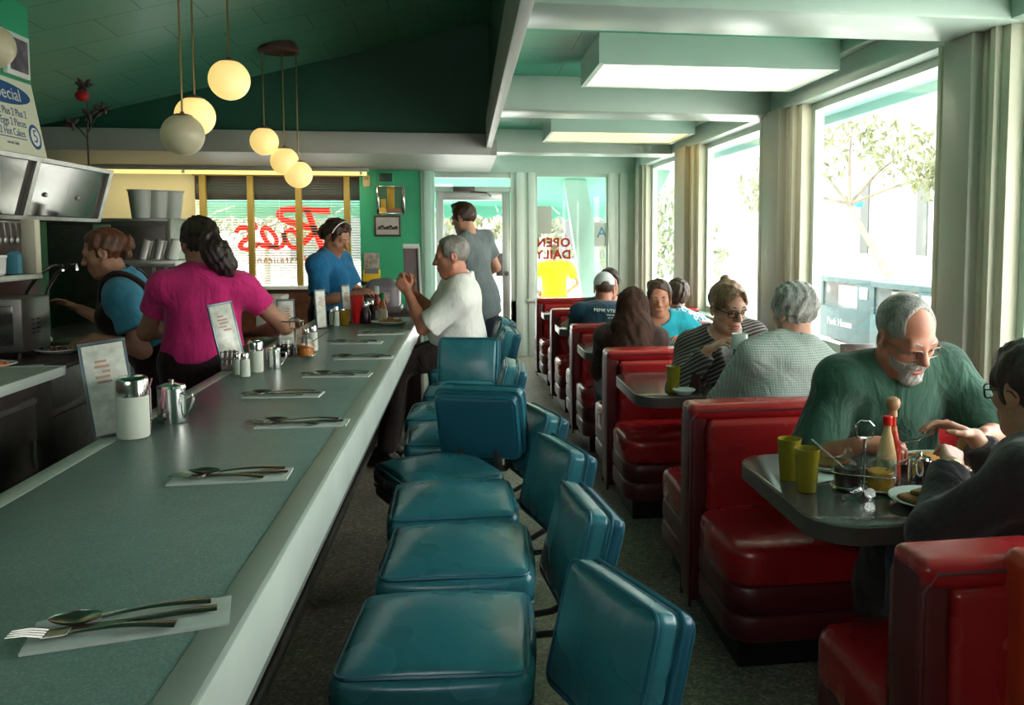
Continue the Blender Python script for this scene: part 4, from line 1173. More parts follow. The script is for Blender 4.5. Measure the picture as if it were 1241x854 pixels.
# 5 young man by the door
p = Person('young man in a grey T-shirt standing by the glass door with his back turned', (.12, 7.15, .955), (-.02, 7.10, 1.640), 138, 150, 10, sc=1.02, sw=.185, girth=.98, stand=True, skin='skin',
           lh=(-.12, 6.97, 1.14), lel=(-.5, -.7, -.5), rh=(.06, 7.45, 1.1), rel=(.6, -.6, -.5), hr=.007, br=.018)
p.build_body(); p.brows('hair_brown'); p.glasses('darkframe'); p.shirt('greytee', sleeve=.62, c=.014, flare=.014, neck=.07, hem=-.14, seed=2, name='t_shirt'); p.trousers('jeans'); p.shoes('shoe_d')
p.hair([capbase(.008), FACE, LOWF, NAPE] + EARS + [('+', 'e', ((0, .04, .118), (.05, .055, .024)), .03)], 'hair_brown', amp=.003)

# 6 person in yellow outside the front window
p = Person('person in a yellow shirt sitting outside behind the OPEN DAILY window', (1.21, 11.62, .60), (1.21, 11.66, 1.27), 90, sc=.98, sw=.19, girth=1.1, skin='skin', hr=.009, br=.02, lh=(.98, 11.85, .72), rh=(1.44, 11.85, .72), lel=(-1, -.3, -.3), rel=(1, -.3, -.3))
p.build_body(); p.shirt('yellow_cloth', sleeve=.6, c=.016, h=.012, seed=4, name='t_shirt'); p.trousers('jeans'); p.shoes('shoe_d')
p.hair([capbase(.005), FACE, LOWF, NAPE] + EARS, 'hair_blond', h=.009)

# 7 man in the white cap, 8 companion facing him
p = Person('man in a white baseball cap and navy printed T-shirt seen from behind in the booths', (1.05, 6.42, .55), (1.10, 6.70, 1.07), 88, 86, 6, sc=1.0, sw=.20, girth=1.15, skin='skin_r', hr=.006, br=.016, lh=(.95, 6.92, .80), rh=(1.25, 6.92, .80), lel=(-.35, -.3, -1), rel=(.4, -.3, -1))
p.build_body(); p.shirt('navy', sleeve=.65, c=.014, h=.010, seed=8, name='t_shirt'); p.trousers('jeans'); cap_man = p
p.hair([capbase(.002), FACE, LOWF, NAPE] + EARS, 'hair_brown', h=.007, amp=.001)
p.hair([('+', 'e', ((0, -.012, .042), (.087, .107, .096)), .02), ('-', 'b', ((0, 0, -.08), (.2, .2, .105)), .006), ('-', 'e', ((0, -.118, .024), (.034, .05, .030)), .006), ('+', 'e', ((0, .13, .035), (.075, .075, .008), (-.2, 0, 0)), .01)], 'capcloth', amp=0, name='baseball_cap', h=.006)
b = MB(); b.tube([Vector(p.h(.04 * math.cos(a), -.105 + .012 * abs(math.cos(a)), .012 + .0 * a) - A3(p.root.location)) for a in np.linspace(0, PI, 8)], .007, 6, flat=(.3, 1)); b.build('cap_strap', M['capcloth'], p.root)
p = Person('person with dark hair in navy facing the man in the white cap', (1.2, 7.22, .55), (1.205, 7.05, 1.085), 270, sc=.98, sw=.18, skin='skin_o', hr=.008, br=.02, lh=(1.4, 6.9, .8), rh=(1.02, 6.9, .8), lel=(-1, -.3, -.5), rel=(1, -.3, -.5))
p.build_body(); p.brows('hair_black'); p.shirt('navy', sleeve=.65, c=.014, h=.012, seed=9, name='t_shirt'); p.trousers('jeans')
p.hair([capbase(.014), FACE, LOWF, NAPE] + EARS, 'hair_black', h=.008)

# 9 long-haired woman, 10 woman in teal, 11 person in the floral shirt
p = Person('woman with very long brown hair seen from behind, wearing a dark brown jacket', (1.0, 5.06, .55), (1.06, 5.32, 1.03), 84, 78, 8, sc=.93, sw=.165, female=True, skin='skin', hr=.006, lh=(.95, 5.52, .79), rh=(1.22, 5.55, .80), lel=(-.3, -.3, -1), rel=(.4, -.3, -1))
p.build_body(); p.shirt('jacket', sleeve=.9, c=.022, long=True, folds=.006, seed=11, name='jacket'); p.trousers('jeans')
g = p.N - p.ff * .075
p.hair([capbase(.012), FACE, ('-', 'b', ((0, .09, -.16), (.2, .1, .13)), .012), ('+', 'w', (p.h(0, -.035, 0), g - p.a * .06, .098, .105), .05), ('+', 'w', (g - p.a * .05 + p.r * .03, g - p.a * .27 + p.r * .03 - p.ff * .03, .095, .06), .05), ('+', 'w', (g - p.a * .05 - p.r * .045, g - p.a * .25 - p.r * .05 - p.ff * .03, .085, .055), .05),
        ('+', 'w', (p.h(.05, -.0, -.04), g - p.a * .02 + p.r * .105 + p.ff * .03, .05, .05), .04), ('+', 'w', (p.h(-.05, -.0, -.04), g - p.a * .02 - p.r * .105 + p.ff * .03, .05, .05), .04)], 'hair_long', amp=.004, freq=85, h=.008)
b = MB(); b.tube([Vector(p.h(.018 + .014 * math.cos(a), -.125, .03 + .02 * math.sin(a)) - A3(p.root.location)) for a in np.linspace(0, 2 * PI, 10)[:-1]], .005, 6, True); b.build('hair_clip', mat('pink_clip', (.5, .1, .16), .4), p.root)
p = Person('woman in a bright teal T-shirt facing the long-haired woman', (1.40, 5.95, .55), (1.315, 5.66, 1.065), 262, 258, 8, sc=.95, sw=.17, girth=1.05, bust=.02, female=True, skin='skin_t', hr=.006, lh=(1.5, 5.55, .79), rh=(1.15, 5.55, .79), lel=(-1, -.3, -.5), rel=(1, -.3, -.5))
p.build_body(); p.brows('hair_black'); p.shirt('tealtee', sleeve=.6, c=.014, seed=12, name='t_shirt'); p.trousers('jeans')
p.hair([capbase(.007), FACE2, LOWF, NAPE] + EARS + [('+', 'e', ((.05, -.05, .085), (.035, .04, .035)), .02)], 'hair_brown', amp=.004)
p = Person('person with short curly hair in blue floral shirt beside the man in the cap', (1.64, 6.42, .54), (1.685, 6.62, 1.01), 88, sc=.93, sw=.17, female=True, skin='skin', hr=.007, br=.018, lh=(1.5, 6.9, .79), rh=(1.85, 6.9, .79), lel=(-1, -.3, -.5), rel=(1, -.3, -.5))
p.build_body(); p.shirt('floral', sleeve=.7, c=.014, collar=True, h=.010, seed=13); p.trousers('jeans')
p.hair([capbase(.018), FACE, LOWF, NAPE], 'hair_brown', amp=.007, freq=150, h=.007)

# 12 woman with glasses drinking, 13 grey-haired man opposite her
p = Person('woman with glasses and a striped cardigan raising a cup in both hands', (1.36, 4.42, .56), (1.30, 4.08, 1.14), 276, 286, 14, sc=.97, sw=.17, female=True, bust=.015, skin='skin', hs=1.06, hr=.0046,
           rh=(1.155, 3.93, .945), lh=(1.365, 3.90, .955), rel=(.6, 0, -1), lel=(-.6, 0, -1), rdir=(-.55, .6, .5), ldir=(.55, .6, .5), rn=(-.7, .4, -.2), ln=(.7, .4, -.2), rcurl=(.3, .6, .4), lcurl=(.3, .6, .4))
p.build_body(); p.brows('hair_brown'); p.glasses('darkframe', r=.0022)
p.shirt(mat('grey_white_tee', (.40, .43, .43), .9, var=.3, vs=60), sleeve=.25, c=.008, flare=-.006, neck=.07, seed=14, name='t_shirt')
p.shirt('cardigan', sleeve=.92, c=.020, long=True, neck=.085, vneck=.26, folds=.005, seed=15, name='cardigan'); p.trousers('jeans')
p.hair([capbase(.003), ('-', 'e', ((0, .122, -.03), (.082, .093, .116)), .014), LOWF, NAPE] + EARS + [('+', 'e', ((.0, -.06, .122), (.026, .026, .022)), .012), ('+', 'c', ((.02, .080, .092), (.070, .050, .030), .010, .008), .014), ('+', 'c', ((-.02, .080, .092), (-.070, .050, .030), .009, .008), .014)], 'hair_blond', amp=.004)
p = Person('broad man with curly grey hair in a pale checked shirt seen from behind', (1.37, 3.53, .57), (1.475, 3.66, 1.15), 96, 112, 6, sc=1.05, sw=.203, girth=1.15, belly=.04, skin='skin', hr=.0052, lh=(1.33, 3.96, .80), rh=(1.60, 3.98, .80), lel=(-.8, -.2, -.8), rel=(.8, -.3, -.8), shdrop=.035)
p.build_body(); p.shirt('check', sleeve=.95, c=.018, long=True, collar=True, neck=.07, folds=.006, seed=16); p.trousers('khaki')
p.hair([capbase(.016), FACE, LOWF, NAPE, ('-', 'e', ((.10, .02, -.02), (.022, .026, .04)), .006), ('-', 'e', ((-.10, .02, -.02), (.022, .026, .04)), .006)], 'hair_grey', amp=.007, freq=120)

# 14 man in the green T-shirt
p = Person('balding bearded man with glasses in a green T-shirt, looking down at his plate', (1.50, 2.94, .57), (1.452, 2.63, 1.165), 272, 281, 26, 6, sc=1.04, sw=.193, girth=1.10, belly=.04, skin='skin_r', hs=1.09, hr=.0042, shdrop=-.035, neck=.7,
           rh=(1.235, 2.50, .835), lh=(1.63, 2.45, .865), rel=(.3, -.2, -1), lel=(-.8, -.1, -.8), rdir=(-.75, .55, .12), ldir=(.75, .4, -.05), rn=(-.3, -.3, -1), ln=(.45, .5, -.8), rcurl=(.7, .9, .5), lcurl=(.7, .8, .5), feet=((1.37, 2.78, .085), (1.60, 2.66, .085)))
green_man = p
p.build_body(); p.brows('hair_grey', .0042); p.glasses('wire', w=.023, hgt=.0155, r=.0014, z=-.004, squareness=.3)
p.shirt('greentee', sleeve=.86, c=.016, flare=.028, neck=.066, neckdrop=.0, folds=.006, seed=21, name='t_shirt', wide=.01); p.trousers('khaki'); p.shoes('shoe_w')
p.hair([capbase(-.0005), ('-', 'e', ((0, .105, .062), (.058, .090, .085)), .015), LOWF, NAPE] + EARS, 'hair_salt', amp=.0012, h=.005)
p.hair([('+', 'e', ((0, .022, -.040), (.0665, .0775, .0860)), .01), ('+', 'e', ((0, .068, -.106), (.040, .030, .030)), .02), ('+', 'c', ((-.024, .0905, -.050), (.024, .0905, -.050), .0085, .0085), .012),
        ('-', 'b', ((0, .0, .08), (.2, .2, .118)), .012), ('-', 'e', ((.048, .10, -.012), (.031, .05, .036)), .010), ('-', 'e', ((-.048, .10, -.012), (.031, .05, .036)), .010), ('-', 'e', ((0, .115, -.02), (.02, .04, .022)), .006), ('-', 'e', ((0, .105, -.068), (.019, .03, .0065)), .004), ('-', 'b', ((0, -.13, -.05), (.2, .12, .2)), .01)], 'beard', amp=.0022, freq=260, h=.0042, name='beard')

# 15 woman in the dark sweater
p = Person('woman in dark sweater with short dark hair and black glasses facing the man in green', (1.45, 1.90, .56), (1.458, 2.005, 1.095), 135, 104, 8, sc=.98, sw=.17, female=True, bust=.02, girth=1.08, skin='skin_o', hs=1.0, hr=.0046,
           lh=(1.325, 2.13, .865), lel=(-.6, .45, -.7), rh=(1.50, 2.30, .90), rel=(.6, .2, -.8), ldir=(.9, .25, .35), ln=(-.35, .3, -.9), rdir=(-.3, .8, .35), rn=(-.5, .2, -.8), lcurl=(.5, .6, .4), knees=((1.50, 2.33, .53), (1.32, 2.31, .53)))
p.build_body(); p.brows('hair_black'); p.glasses('darkframe', w=.025, hgt=.019, r=.0026)
p.shirt('sweater', sleeve=.90, c=.020, long=True, neck=.068, folds=.005, seed=23, name='sweater'); p.trousers('jeans'); p.shoes('shoe_d')
p.hair([capbase(.012), FACE, LOWF, NAPE] + EARS, 'hair_black', amp=.005, freq=130)
for sd in (1, -1):
    b = MB(); c0 = p.h(sd * .079, -.006, -.052) - A3(p.root.location)
    b.tube([Vector(c0 + p.hf @ A3((0, .012 * math.cos(a), .012 * math.sin(a)))) for a in np.linspace(0, 2 * PI, 13)[:-1]], .0013, 6, True); b.build('earring', M['brass'], p.root)
A_ = p.arms[1]; u = nrm(A_['W'] - A_['E']); c0 = A_['W'] - u * .012 - A3(p.root.location); e1 = nrm(np.cross(u, A3((0, 0, 1)))); e2 = np.cross(u, e1)
b = MB(); b.tube([Vector(c0 + e1 * .033 * math.cos(a) + e2 * .033 * math.sin(a)) for a in np.linspace(0, 2 * PI, 17)[:-1]], .0065, 8, True, flat=(.4, 1)); b.build('watch', mat('gold_watch', (.6, .40, .10), .25, 1.0), p.root)
# ------------------------------------------------------------------ kitchen side
M['mirror'] = mat('dark_mirror_glass', (.11, .11, .10), .10, .75, var=.3, vs=4)
M['dimsteel'] = mat('dull_steel', (.20, .19, .18), .4, .85, var=.15, vs=12)
M['mint'] = mat('mint_worktop', (.33, .42, .34), .4, var=.12, vs=6)
t = thing('work_counter', 'mint-topped kitchen counter with dark steel doors, holding a plate of salad', 'counter', (-2.25, 3.1, 0))
MB().bx(-.40, .41, -3.0, 1.02, .865, .90, .006).build('worktop', M['mint'], t)
MB().bx(.395, .415, -3.0, 1.03, .858, .902, .004).bx(-.3, .415, 1.01, 1.03, .858, .902, .004).build('edge_strip', M['edge'], t)
MB().bx(-.40, .37, -3.0, .98, .10, .865).build('body', M['dksteel'], t)
for i, (a, c) in enumerate(((-2.9, -2.0), (-1.95, -1.05), (-1.0, -.10), (-.05, .80))):
    d = MB().bx(.37, .385, a, c, .14, .80, .004).build('door', M['dksteel'], t)
    MB().bx(.384, .39, a + .03, a + .045, .16, .78).bx(.384, .39, a, c, .77, .79).build('door_trim', M['steel'], d)
    MB().cyl((.40, c - .06, .50), (.40, c - .06, .62), .008).build('handle', M['steel'], d)
MB().bx(-.4, .33, -3.0, .95, 0, .10).build('kick_base', M['black'], t)
t = thing('work_counter', 'dark steel kitchen worktop where the blue-bloused waitress works', 'counter', (-2.25, 5.2, 0))
MB().bx(-.40, .30, -1.03, 1.15, .87, .905, .006).build('worktop', M['dksteel'], t)
MB().bx(-.40, .25, -1.0, 1.12, .0, .87).build('body', M['dksteel'], t)
for a, c in ((-.95, .0), (.05, 1.05)):
    d = MB().bx(.25, .262, a, c, .12, .62, .004).build('door', M['dksteel'], t)
    d2 = MB().bx(.25, .268, a, c, .66, .84, .004).build('drawer', M['steel'], t)
    MB().cyl((.285, (a + c) / 2 - .1, .76), (.285, (a + c) / 2 + .1, .76), .008).build('handle', M['steel'], d2)

t = thing('wall_cabinet', 'long steel wall cabinet with tilted mirror-dark sliding doors above the kitchen counter', 'cabinet', (-2.66, 4.7, 1.585))
prof = [(0, 0), (.27, 0), (.365, .335), (0, .335)]
MX = lambda y: Matrix(((1, 0, 0, 0), (0, 0, 1, y), (0, 1, 0, 0), (0, 0, 0, 1)))
b = MB(); b.prism([(u, v) for u, v in prof], MX(-1.6), 2.78); b.build('body', M['dksteel'], t)
def onface(y, s, off=.0):  # s 0 bottom .. 1 top of the tilted face
    return Vector((.27 + .095 * s + off, y, .335 * s))
def fbox(mb, y0, y1, s0, s1, o0, o1):
    v = [mb.bm.verts.new(onface(y, s, o)) for o in (o0, o1) for y in (y0, y1) for s in (s0, s1)]
    for q in ((0, 1, 3, 2), (4, 6, 7, 5), (0, 4, 5, 1), (2, 3, 7, 6), (0, 2, 6, 4), (1, 5, 7, 3)): mb.bm.faces.new([v[i] for i in q])
b = MB()
for a, c, s0, s1 in ((-1.6, 1.18, .93, 1.0), (-1.6, 1.18, 0, .06), (.20, .245, 0, 1), (1.13, 1.18, 0, 1), (-.9, -.85, 0, 1)): fbox(b, a, c, s0, s1, 0, .022)
b.build('face_frame', M['steel'], t)
for a, c in ((-.85, .13), (.25, .66), (.655, 1.06)):
    b = MB(); fbox(b, a, c, .07, .92, .003, .010); d = b.build('sliding_door', M['mirror'], t)
    b = MB(); b.ell(onface((a + c) / 2 - .06, .42, .014), (.012, .014, .014)); b.build('knob', M['steel'], d)

# breakfast-special board leaning on the cabinet
t = thing('menu_sign', 'cream SPECIAL price board leaning above the steel wall cabinet', 'sign', (-2.31, 4.62, 1.925))
tl = math.atan2(.065, .39)
BM = Matrix(((0, -math.sin(tl), math.cos(tl), 0), (1, 0, 0, 0), (0, math.cos(tl), math.sin(tl), 0), (0, 0, 0, 1)))
b = MB(); b.prism([(-.55, 0), (.43, 0), (.43, .40), (-.55, .40)], BM, .012); b.build('board', mat('cream_board', (.62, .64, .50), .5), t)
M['signblue'] = mat('sign_blue', (.015, .075, .22), .5); M['signwhite'] = mat('sign_white', (.72, .74, .66), .5)
b = MB(); b.prism([(.07 + .31 * math.cos(a), .315 + .060 * math.sin(a)) for a in np.linspace(0, 2 * PI, 33)[:-1]], BM @ Matrix.Translation((0, 0, .012)), .0012); b.build('oval', M['signblue'], t)
def onb(u, v, w=.0125): return BM @ Matrix.Translation((u, v, w))
text_mesh('lettering', 'Special', .095, M['signwhite'], t, M=onb(.13, .312, .0136), sx=1.15)
for s_, u, v in (('2 Plus 2 Plus 2', .16, .215), ('2 Eggs 2 Pieces', .13, .162), ('2 Hot Cakes', .12, .108)): text_mesh('lettering', s_, .058, M['signblue'], t, M=onb(u, v), sx=.82)
text_mesh('lettering', 'served daily', .024, M['signblue'], t, M=onb(.10, .050))
b = MB(); b.prism([(-.2, .076), (.25, .076), (.25, .081), (-.2, .081)], onb(0, 0), .001)
b.prism([(.345 + .062 * math.cos(a), .105 + .068 * math.sin(a)) for a in np.linspace(0, 2 * PI, 29)[:-1]], onb(0, 0), .001); b.build('disc', M['signblue'], t)
b = MB(); b.prism([(.345 + .045 * math.cos(a), .105 + .05 * math.sin(a)) for a in np.linspace(0, 2 * PI, 29)[:-1]], onb(0, 0, .0138), .0008); b.build('disc_centre', M['signwhite'], t)
text_mesh('lettering', '5', .10, M['signblue'], t, M=onb(.345, .105, .0148))
# white frame on the green wall above it
t = thing('framed_notice', 'white-framed notice on the green wall above the special board', 'picture', (-2.655, 5.48, 2.56))
MB().bx(0, .03, -.13, .13, -.12, .13, .004).build('frame', M['white'], t); MB().bx(.028, .033, -.10, .10, -.09, .10).build('print', mat('grey_print', (.14, .12, .15), .5, var=.6, vs=14), t)

# toaster oven, plates, shelf, taps
t = thing('toaster_oven', 'brushed steel toaster oven with vent slots standing on the kitchen worktop', 'oven', (-2.29, 4.44, .905))
MB().box((0, 0, .165), (.38, .28, .26), .012).build('housing', M['dimsteel'], t)
v_ = MB()
for i in range(4):
    for j in range(2): v_.box((.1905, -.035 + j * .05, .12 + i * .022), (.004, .03, .007), .001)
v_.build('vent', M['black'], t)
MB().box((.0, -.141, .165), (.30, .006, .19), .006).build('door', M['mirror'], t)
f_ = MB()
for x in (-.15, .15):
    for y in (-.1, .1): f_.cyl((x, y, 0), (x, y, .04), .014)
f_.build('foot', M['black'], t)
def plate_obj(loc, r, label, group=None, deep=.02, ry=1.0, cat='plate', m='china'):
    b = MB(); b.lathe([(0, .002), (r * .55, .0), (r * .62, .004), (r * .97, deep), (r, deep + .002), (r * .985, deep + .005), (r * .62, .010), (r * .55, .008), (0, .008)], 36, caps=False)
    o = b.build('plate', M[m], None, loc, angle=50); o.scale = (1, ry, 1)
    return tag(o, label, cat, group)
M['china'] = mat('white_china', (.62, .66, .62), .22)
M['greenfood'] = mat('green_salad', (.06, .12, .025), .6, var=.6, vs=40); M['orangefood'] = mat('carrot_orange', (.55, .14, .02), .5, var=.3, vs=30)
plate_obj((-2.19, 4.06, .902), .17, 'white oval plate of salad on the end of the mint kitchen counter', ry=.75)
def heap(name, label, cat, loc, r, n, m, size, seed, h=.03):
    rr = random.Random(seed); b = MB()
    for i in range(n):
        a = rr.random() * 2 * PI; q = r * math.sqrt(rr.random()); z = h * (1 - (q / r) ** 2) * rr.random()
        s = size * rr.uniform(.6, 1.2)
        b.ell((q * math.cos(a), q * math.sin(a), z + s * .4), (s, s * rr.uniform(.5, .9), s * rr.uniform(.35, .7)), (rr.random() * 2, rr.random() * 2, rr.random() * 3), 7, 5)
    o = b.build(name, m, None, loc); tag(o, label, cat); o['kind'] = 'stuff'; return o
heap('chopped_salad', 'green chopped salad heaped on the plate by the toaster oven', 'salad', (-2.22, 4.06, .911), .095, 70, M['greenfood'], .02, 1, .035)
heap('carrot_shreds', 'orange carrot shreds at the edge of the salad plate', 'carrots', (-2.10, 4.06, .912), .045, 30, M['orangefood'], .012, 2, .02)
plate_obj((-2.04, 4.52, .907), .11, 'small plate of food scraps beside the toaster oven')
heap('food_scraps', 'brownish food scraps on the small plate by the toaster oven', 'food', (-2.04, 4.52, .915), .06, 30, mat('brown_food', (.16, .08, .05), .6, var=.5, vs=40), .014, 3, .018)
t = thing('cutting_board', 'pale cutting board lying on the dark worktop under the waitress arm', 'board', (-2.08, 4.95, .906))
MB().box((0, 0, .009), (.34, .26, .018), .005).build('board', M['mint'], t)
t = thing('wall_shelf', 'steel shelf under the wall cabinet carrying a white tub and cartons', 'shelf', (-2.42, 4.62, 1.30))
MB().bx(-.24, .17, -.55, .22, -.03, 0, .004).build('board', M['steel'], t)
MB().bx(.10, .17, .155, .215, 0, .285, .004).build('upright', M['cream'], t)
MB().bx(-.24, -.22, -.55, .22, 0, .285).build('back', M['dksteel'], t)
tag(MB().lathe([(.05, 0), (.062, .01), (.066, .085), (.07, .09), (.07, .10), (.0, .10)], 24).build('plastic_tub', M['white'], None, (-2.34, 4.52, 1.301)), 'white plastic tub with a lid on the steel kitchen shelf', 'tub')
tag(MB().box((0, 0, .05), (.06, .05, .10), .004).prism([(-.03, .10), (.03, .10), (0, .12)], Matrix(((1, 0, 0, 0), (0, 0, 1, -.02), (0, 1, 0, 0), (0, 0, 0, 1))), .04).build('milk_carton', mat('blue_carton', (.10, .36, .48), .5), None, (-2.31, 4.68, 1.301)), 'small blue carton at the end of the steel kitchen shelf', 'carton')
tag(MB().lathe([(.034, 0), (.036, .005), (.036, .09), (.022, .12), (.022, .14), (.0, .14)], 20).build('jar', mat('brown_jar', (.12, .07, .05), .25), None, (-2.36, 4.36, 1.301)), 'brown glass jar beside the white tub on the kitchen shelf', 'jar')
t = thing('ticket_rail', 'row of hanging steel utensils under the wall cabinet', 'rail', (-2.32, 4.45, 1.58))
MB().cyl((0, -.4, -.01), (0, .37, -.01), .006).build('rail', M['steel'], t)
for i in range(13):
    b = MB(); y = -.36 + i * .058; b.tube([(0, y, -.01), (.005, y, -.06), (.0, y + .01, -.09)], .004, 6); b.ell((0, y + .012, -.105), (.010, .014, .022), seg=10, rings=8); b.build('ladle', M['steel'], t)
for i, (y, a, lb) in enumerate(((4.86, .35, 'nearer bent steel tap over the kitchen worktop'), (5.02, -.1, 'further bent steel tap over the kitchen worktop'))):
    t = thing('tap', lb, 'tap', (-2.36 + .03 * i, y, .905), a)
    MB().lathe([(.03, 0), (.03, .02), (.014, .04), (.012, .25)], 14).build('base', M['steel'], t)
    MB().tube([(0, 0, .24), (.02, 0, .30), (.07, 0, .38), (.14, 0, .43), (.18, 0, .43), (.185, 0, .40)], .010, 8).build('spout', M['chrome'], t)

# tall steel cabinet with plastic tubs, drinks dispenser
t = thing('steel_refrigerator', 'tall shade-dark steel refrigerator behind the waitress with plastic tubs on top', 'refrigerator', (-2.62, 6.95, 0))
MB().bx(-.42, .44, -.33, .35, .05, 1.62, .008).build('cabinet', M['dksteel'], t)  # dark steel puts the shade of the unlit front into the colour
MB().bx(-.42, .45, -.34, .36, 1.60, 1.625, .004).bx(.425, .452, -.345, .36, .05, 1.62, .004).build('trim', M['steel'], t)  # lighter sheet over one side paints the light falling there
for a, c in ((-.40, .0), (.02, .41)):
    d = MB().bx(a, c, -.35, -.33, .10, 1.57, .005).build('door', M['dksteel'], t); MB().cyl((c - .04, -.38, .8), (c - .04, -.38, 1.1), .01).build('handle', M['steel'], d)
MB().bx(-.09, .03, -.36, -.349, 1.25, 1.58, .003).build('notice', mat('pale_green_notice', (.20, .28, .22), .5), t)
M['tubp'] = mat('cloudy_plastic', (.55, .60, .55), .35, trans=.3)
for i, (x, y, lb) in enumerate(((-2.43, 6.75, 'cloudy plastic tub on the refrigerator, first of three seen from the dark side'), (-2.335, 6.82, 'cloudy plastic tub on the refrigerator, middle of the three'), (-2.255, 6.90, 'cloudy plastic tub on the refrigerator, closest to the yellow wall window'))):
    b = MB(); b.lathe([(.055, 0), (.062, .004), (.085, .205), (.092, .207), (.092, .215), (.082, .215), (.058, .012), (0, .010)], 24, caps=False)
    tag(b.build('plastic_tub', M['tubp'], None, (x, y, 1.626)), lb, 'tub', 'plastic tubs on the refrigerator')
t = thing('drinks_dispenser', 'steel drinks dispenser with slanted cup tubes between the two women behind the counter', 'dispenser', (-2.10, 6.05, 0))
MB().bx(-.17, .17, -.16, .16, .0, 1.29, .006).build('cabinet', M['dksteel'], t)
MB().bx(-.20, .19, -.18, .16, 1.29, 1.335, .004).bx(.04, .06, -.175, -.16, .95, 1.3).bx(.12, .14, -.175, -.16, .95, 1.3).build('front_rail', M['steel'], t)
for i, x in enumerate((-.07, .02, .12)):
    b = MB(); b.cyl((x, -.02, 1.34), (x + .035, -.02, 1.47), .036, seg=18); b.build('cup_tube', M['steel'] if i < 2 else M['white'], t)
MB().bx(.05, .11, -.20, -.165, 1.02, 1.26, .004).bx(.135, .185, -.2, -.165, 1.02, 1.26, .004).build('spout', M['steel'], t)
t = thing('waste_bin', 'tall pale grey metal bin behind the counter beside the pink-shirted woman', 'bin', (-1.185, 5.36, 0))
MB().box((0, 0, .555), (.15, .22, 1.11), .01).build('body', mat('pale_grey_enamel', (.40, .40, .34), .45, var=.08), t)
MB().box((0, 0, 1.12), (.155, .225, .03), .008).build('lid', mat('pale_grey_lid', (.46, .47, .40), .45), t)

# artificial flower on the refrigerator
FX, FY = -2.88, 6.98
t = thing('artificial_flower', 'dark artificial flower stalk with one red bloom standing above the refrigerator', 'flower', (FX, FY, 1.66))
MB().tube([(0, 0, 0), (0, 0, .45), (.0, 0, .62), (.01, 0, .80), (0, 0, .93)], .007, 8).tube([(0, 0, .58), (-.06, 0, .66), (-.11, 0, .69)], .005, 6).tube([(0, 0, .62), (.06, 0, .74), (.11, 0, .78)], .005, 6).build('stem', mat('dry_stem', (.06, .03, .025), .7), t)
MB().ell((-.015, -.03, .90), (.05, .04, .042)).build('bloom', mat('red_bloom', (.50, .015, .02), .4), t)
rr = random.Random(4); ml = mat('dark_red_leaf', (.05, .02, .022), .6)
for c, n_ in (((-.01, .98), 7), ((-.11, .69), 4), ((.11, .80), 5), ((.02, .76), 4)):
    b = MB()
    for i in range(n_):
        a = 2 * PI * i / n_ + rr.random()
        b.ell((c[0] + .028 * math.cos(a), .012 * math.sin(a * 2), c[1] + .028 * math.sin(a)), (.040, .012, .015), (0, -a, a * .3), 8, 6)
    b.ell((c[0], 0, c[1]), (.018, .014, .018), seg=8, rings=6); b.build('leaf_cluster', ml, t)
t = thing('flower_pot', 'small dark pot on the refrigerator holding the artificial flower', 'pot', (FX, FY, 1.626))
MB().lathe([(.04, 0), (.05, .01), (.06, .10), (.065, .11), (.055, .11), (.045, .03), (0, .03)], 20, caps=False).build('pot', M['kick'], t)

# ------------------------------------------------------------------ window blind, lettering and notices
t = thing('venetian_blind', 'wooden venetian blind hanging half lowered in the window lettered in red', 'blind', (-2.195, 10.415, 2.25))
sl = MB()
for i in range(44):
    z = -.03 - i * .030
    dense = i < 0
    sl.box((0, 0, z), (1.86, .028, .0022), 0, (math.radians(18), 0, 0))
sl.build('slats', mat('pale_blind_slats', (.42, .40, .34), .5), t)
st_ = MB()
for i in range(34): st_.box((.0, 0, -.005 - i * .0098), (1.88, .045, .0092), .001, (math.radians(3), 0, 0))
st_.build('raised_slats', mat('dark_wood_slats', (.045, .018, .014), .45, var=.3, vs=8), t)
for x in (-.6, 0, .6): MB().cyl((x, 0, 0), (x, 0, -1.33), .002, seg=6).build('cord', M['white'], t)
def glasspaint(name, col, tr=.8):
    t = NT(name); t.set(col=col, rough=.5); out = t.n['Material Output']; a = t.node('ShaderNodeBsdfTranslucent'); a.inputs['Color'].default_value = lin(col)
    mx = t.node('ShaderNodeMixShader'); mx.inputs[0].default_value = tr; t.l.new(t.b.outputs[0], mx.inputs[1]); t.l.new(a.outputs[0], mx.inputs[2]); t.l.new(mx.outputs[0], out.inputs['Surface']); return t.m
M['redpaint'] = glasspaint('red_sign_paint', (.80, .035, .012)); M['redpaint2'] = glasspaint('deep_red_sign_paint', (.42, .02, .015), .25); M['orangepaint'] = glasspaint('faded_orange_paint', (.62, .26, .05), .4)
def spline(pts, n=8):
    P_ = [np.array(p, float) for p in pts]; out = []
    for i in range(len(P_) - 1):
        p0, p1, p2, p3 = P_[max(0, i - 1)], P_[i], P_[i + 1], P_[min(len(P_) - 1, i + 2)]
        for k in range(n):
            s = k / n; out.append(.5 * (2 * p1 + (p2 - p0) * s + (2 * p0 - 5 * p1 + 4 * p2 - p3) * s * s + (3 * p1 - p0 - 3 * p2 + p3) * s ** 3))
    out.append(P_[-1]); return out
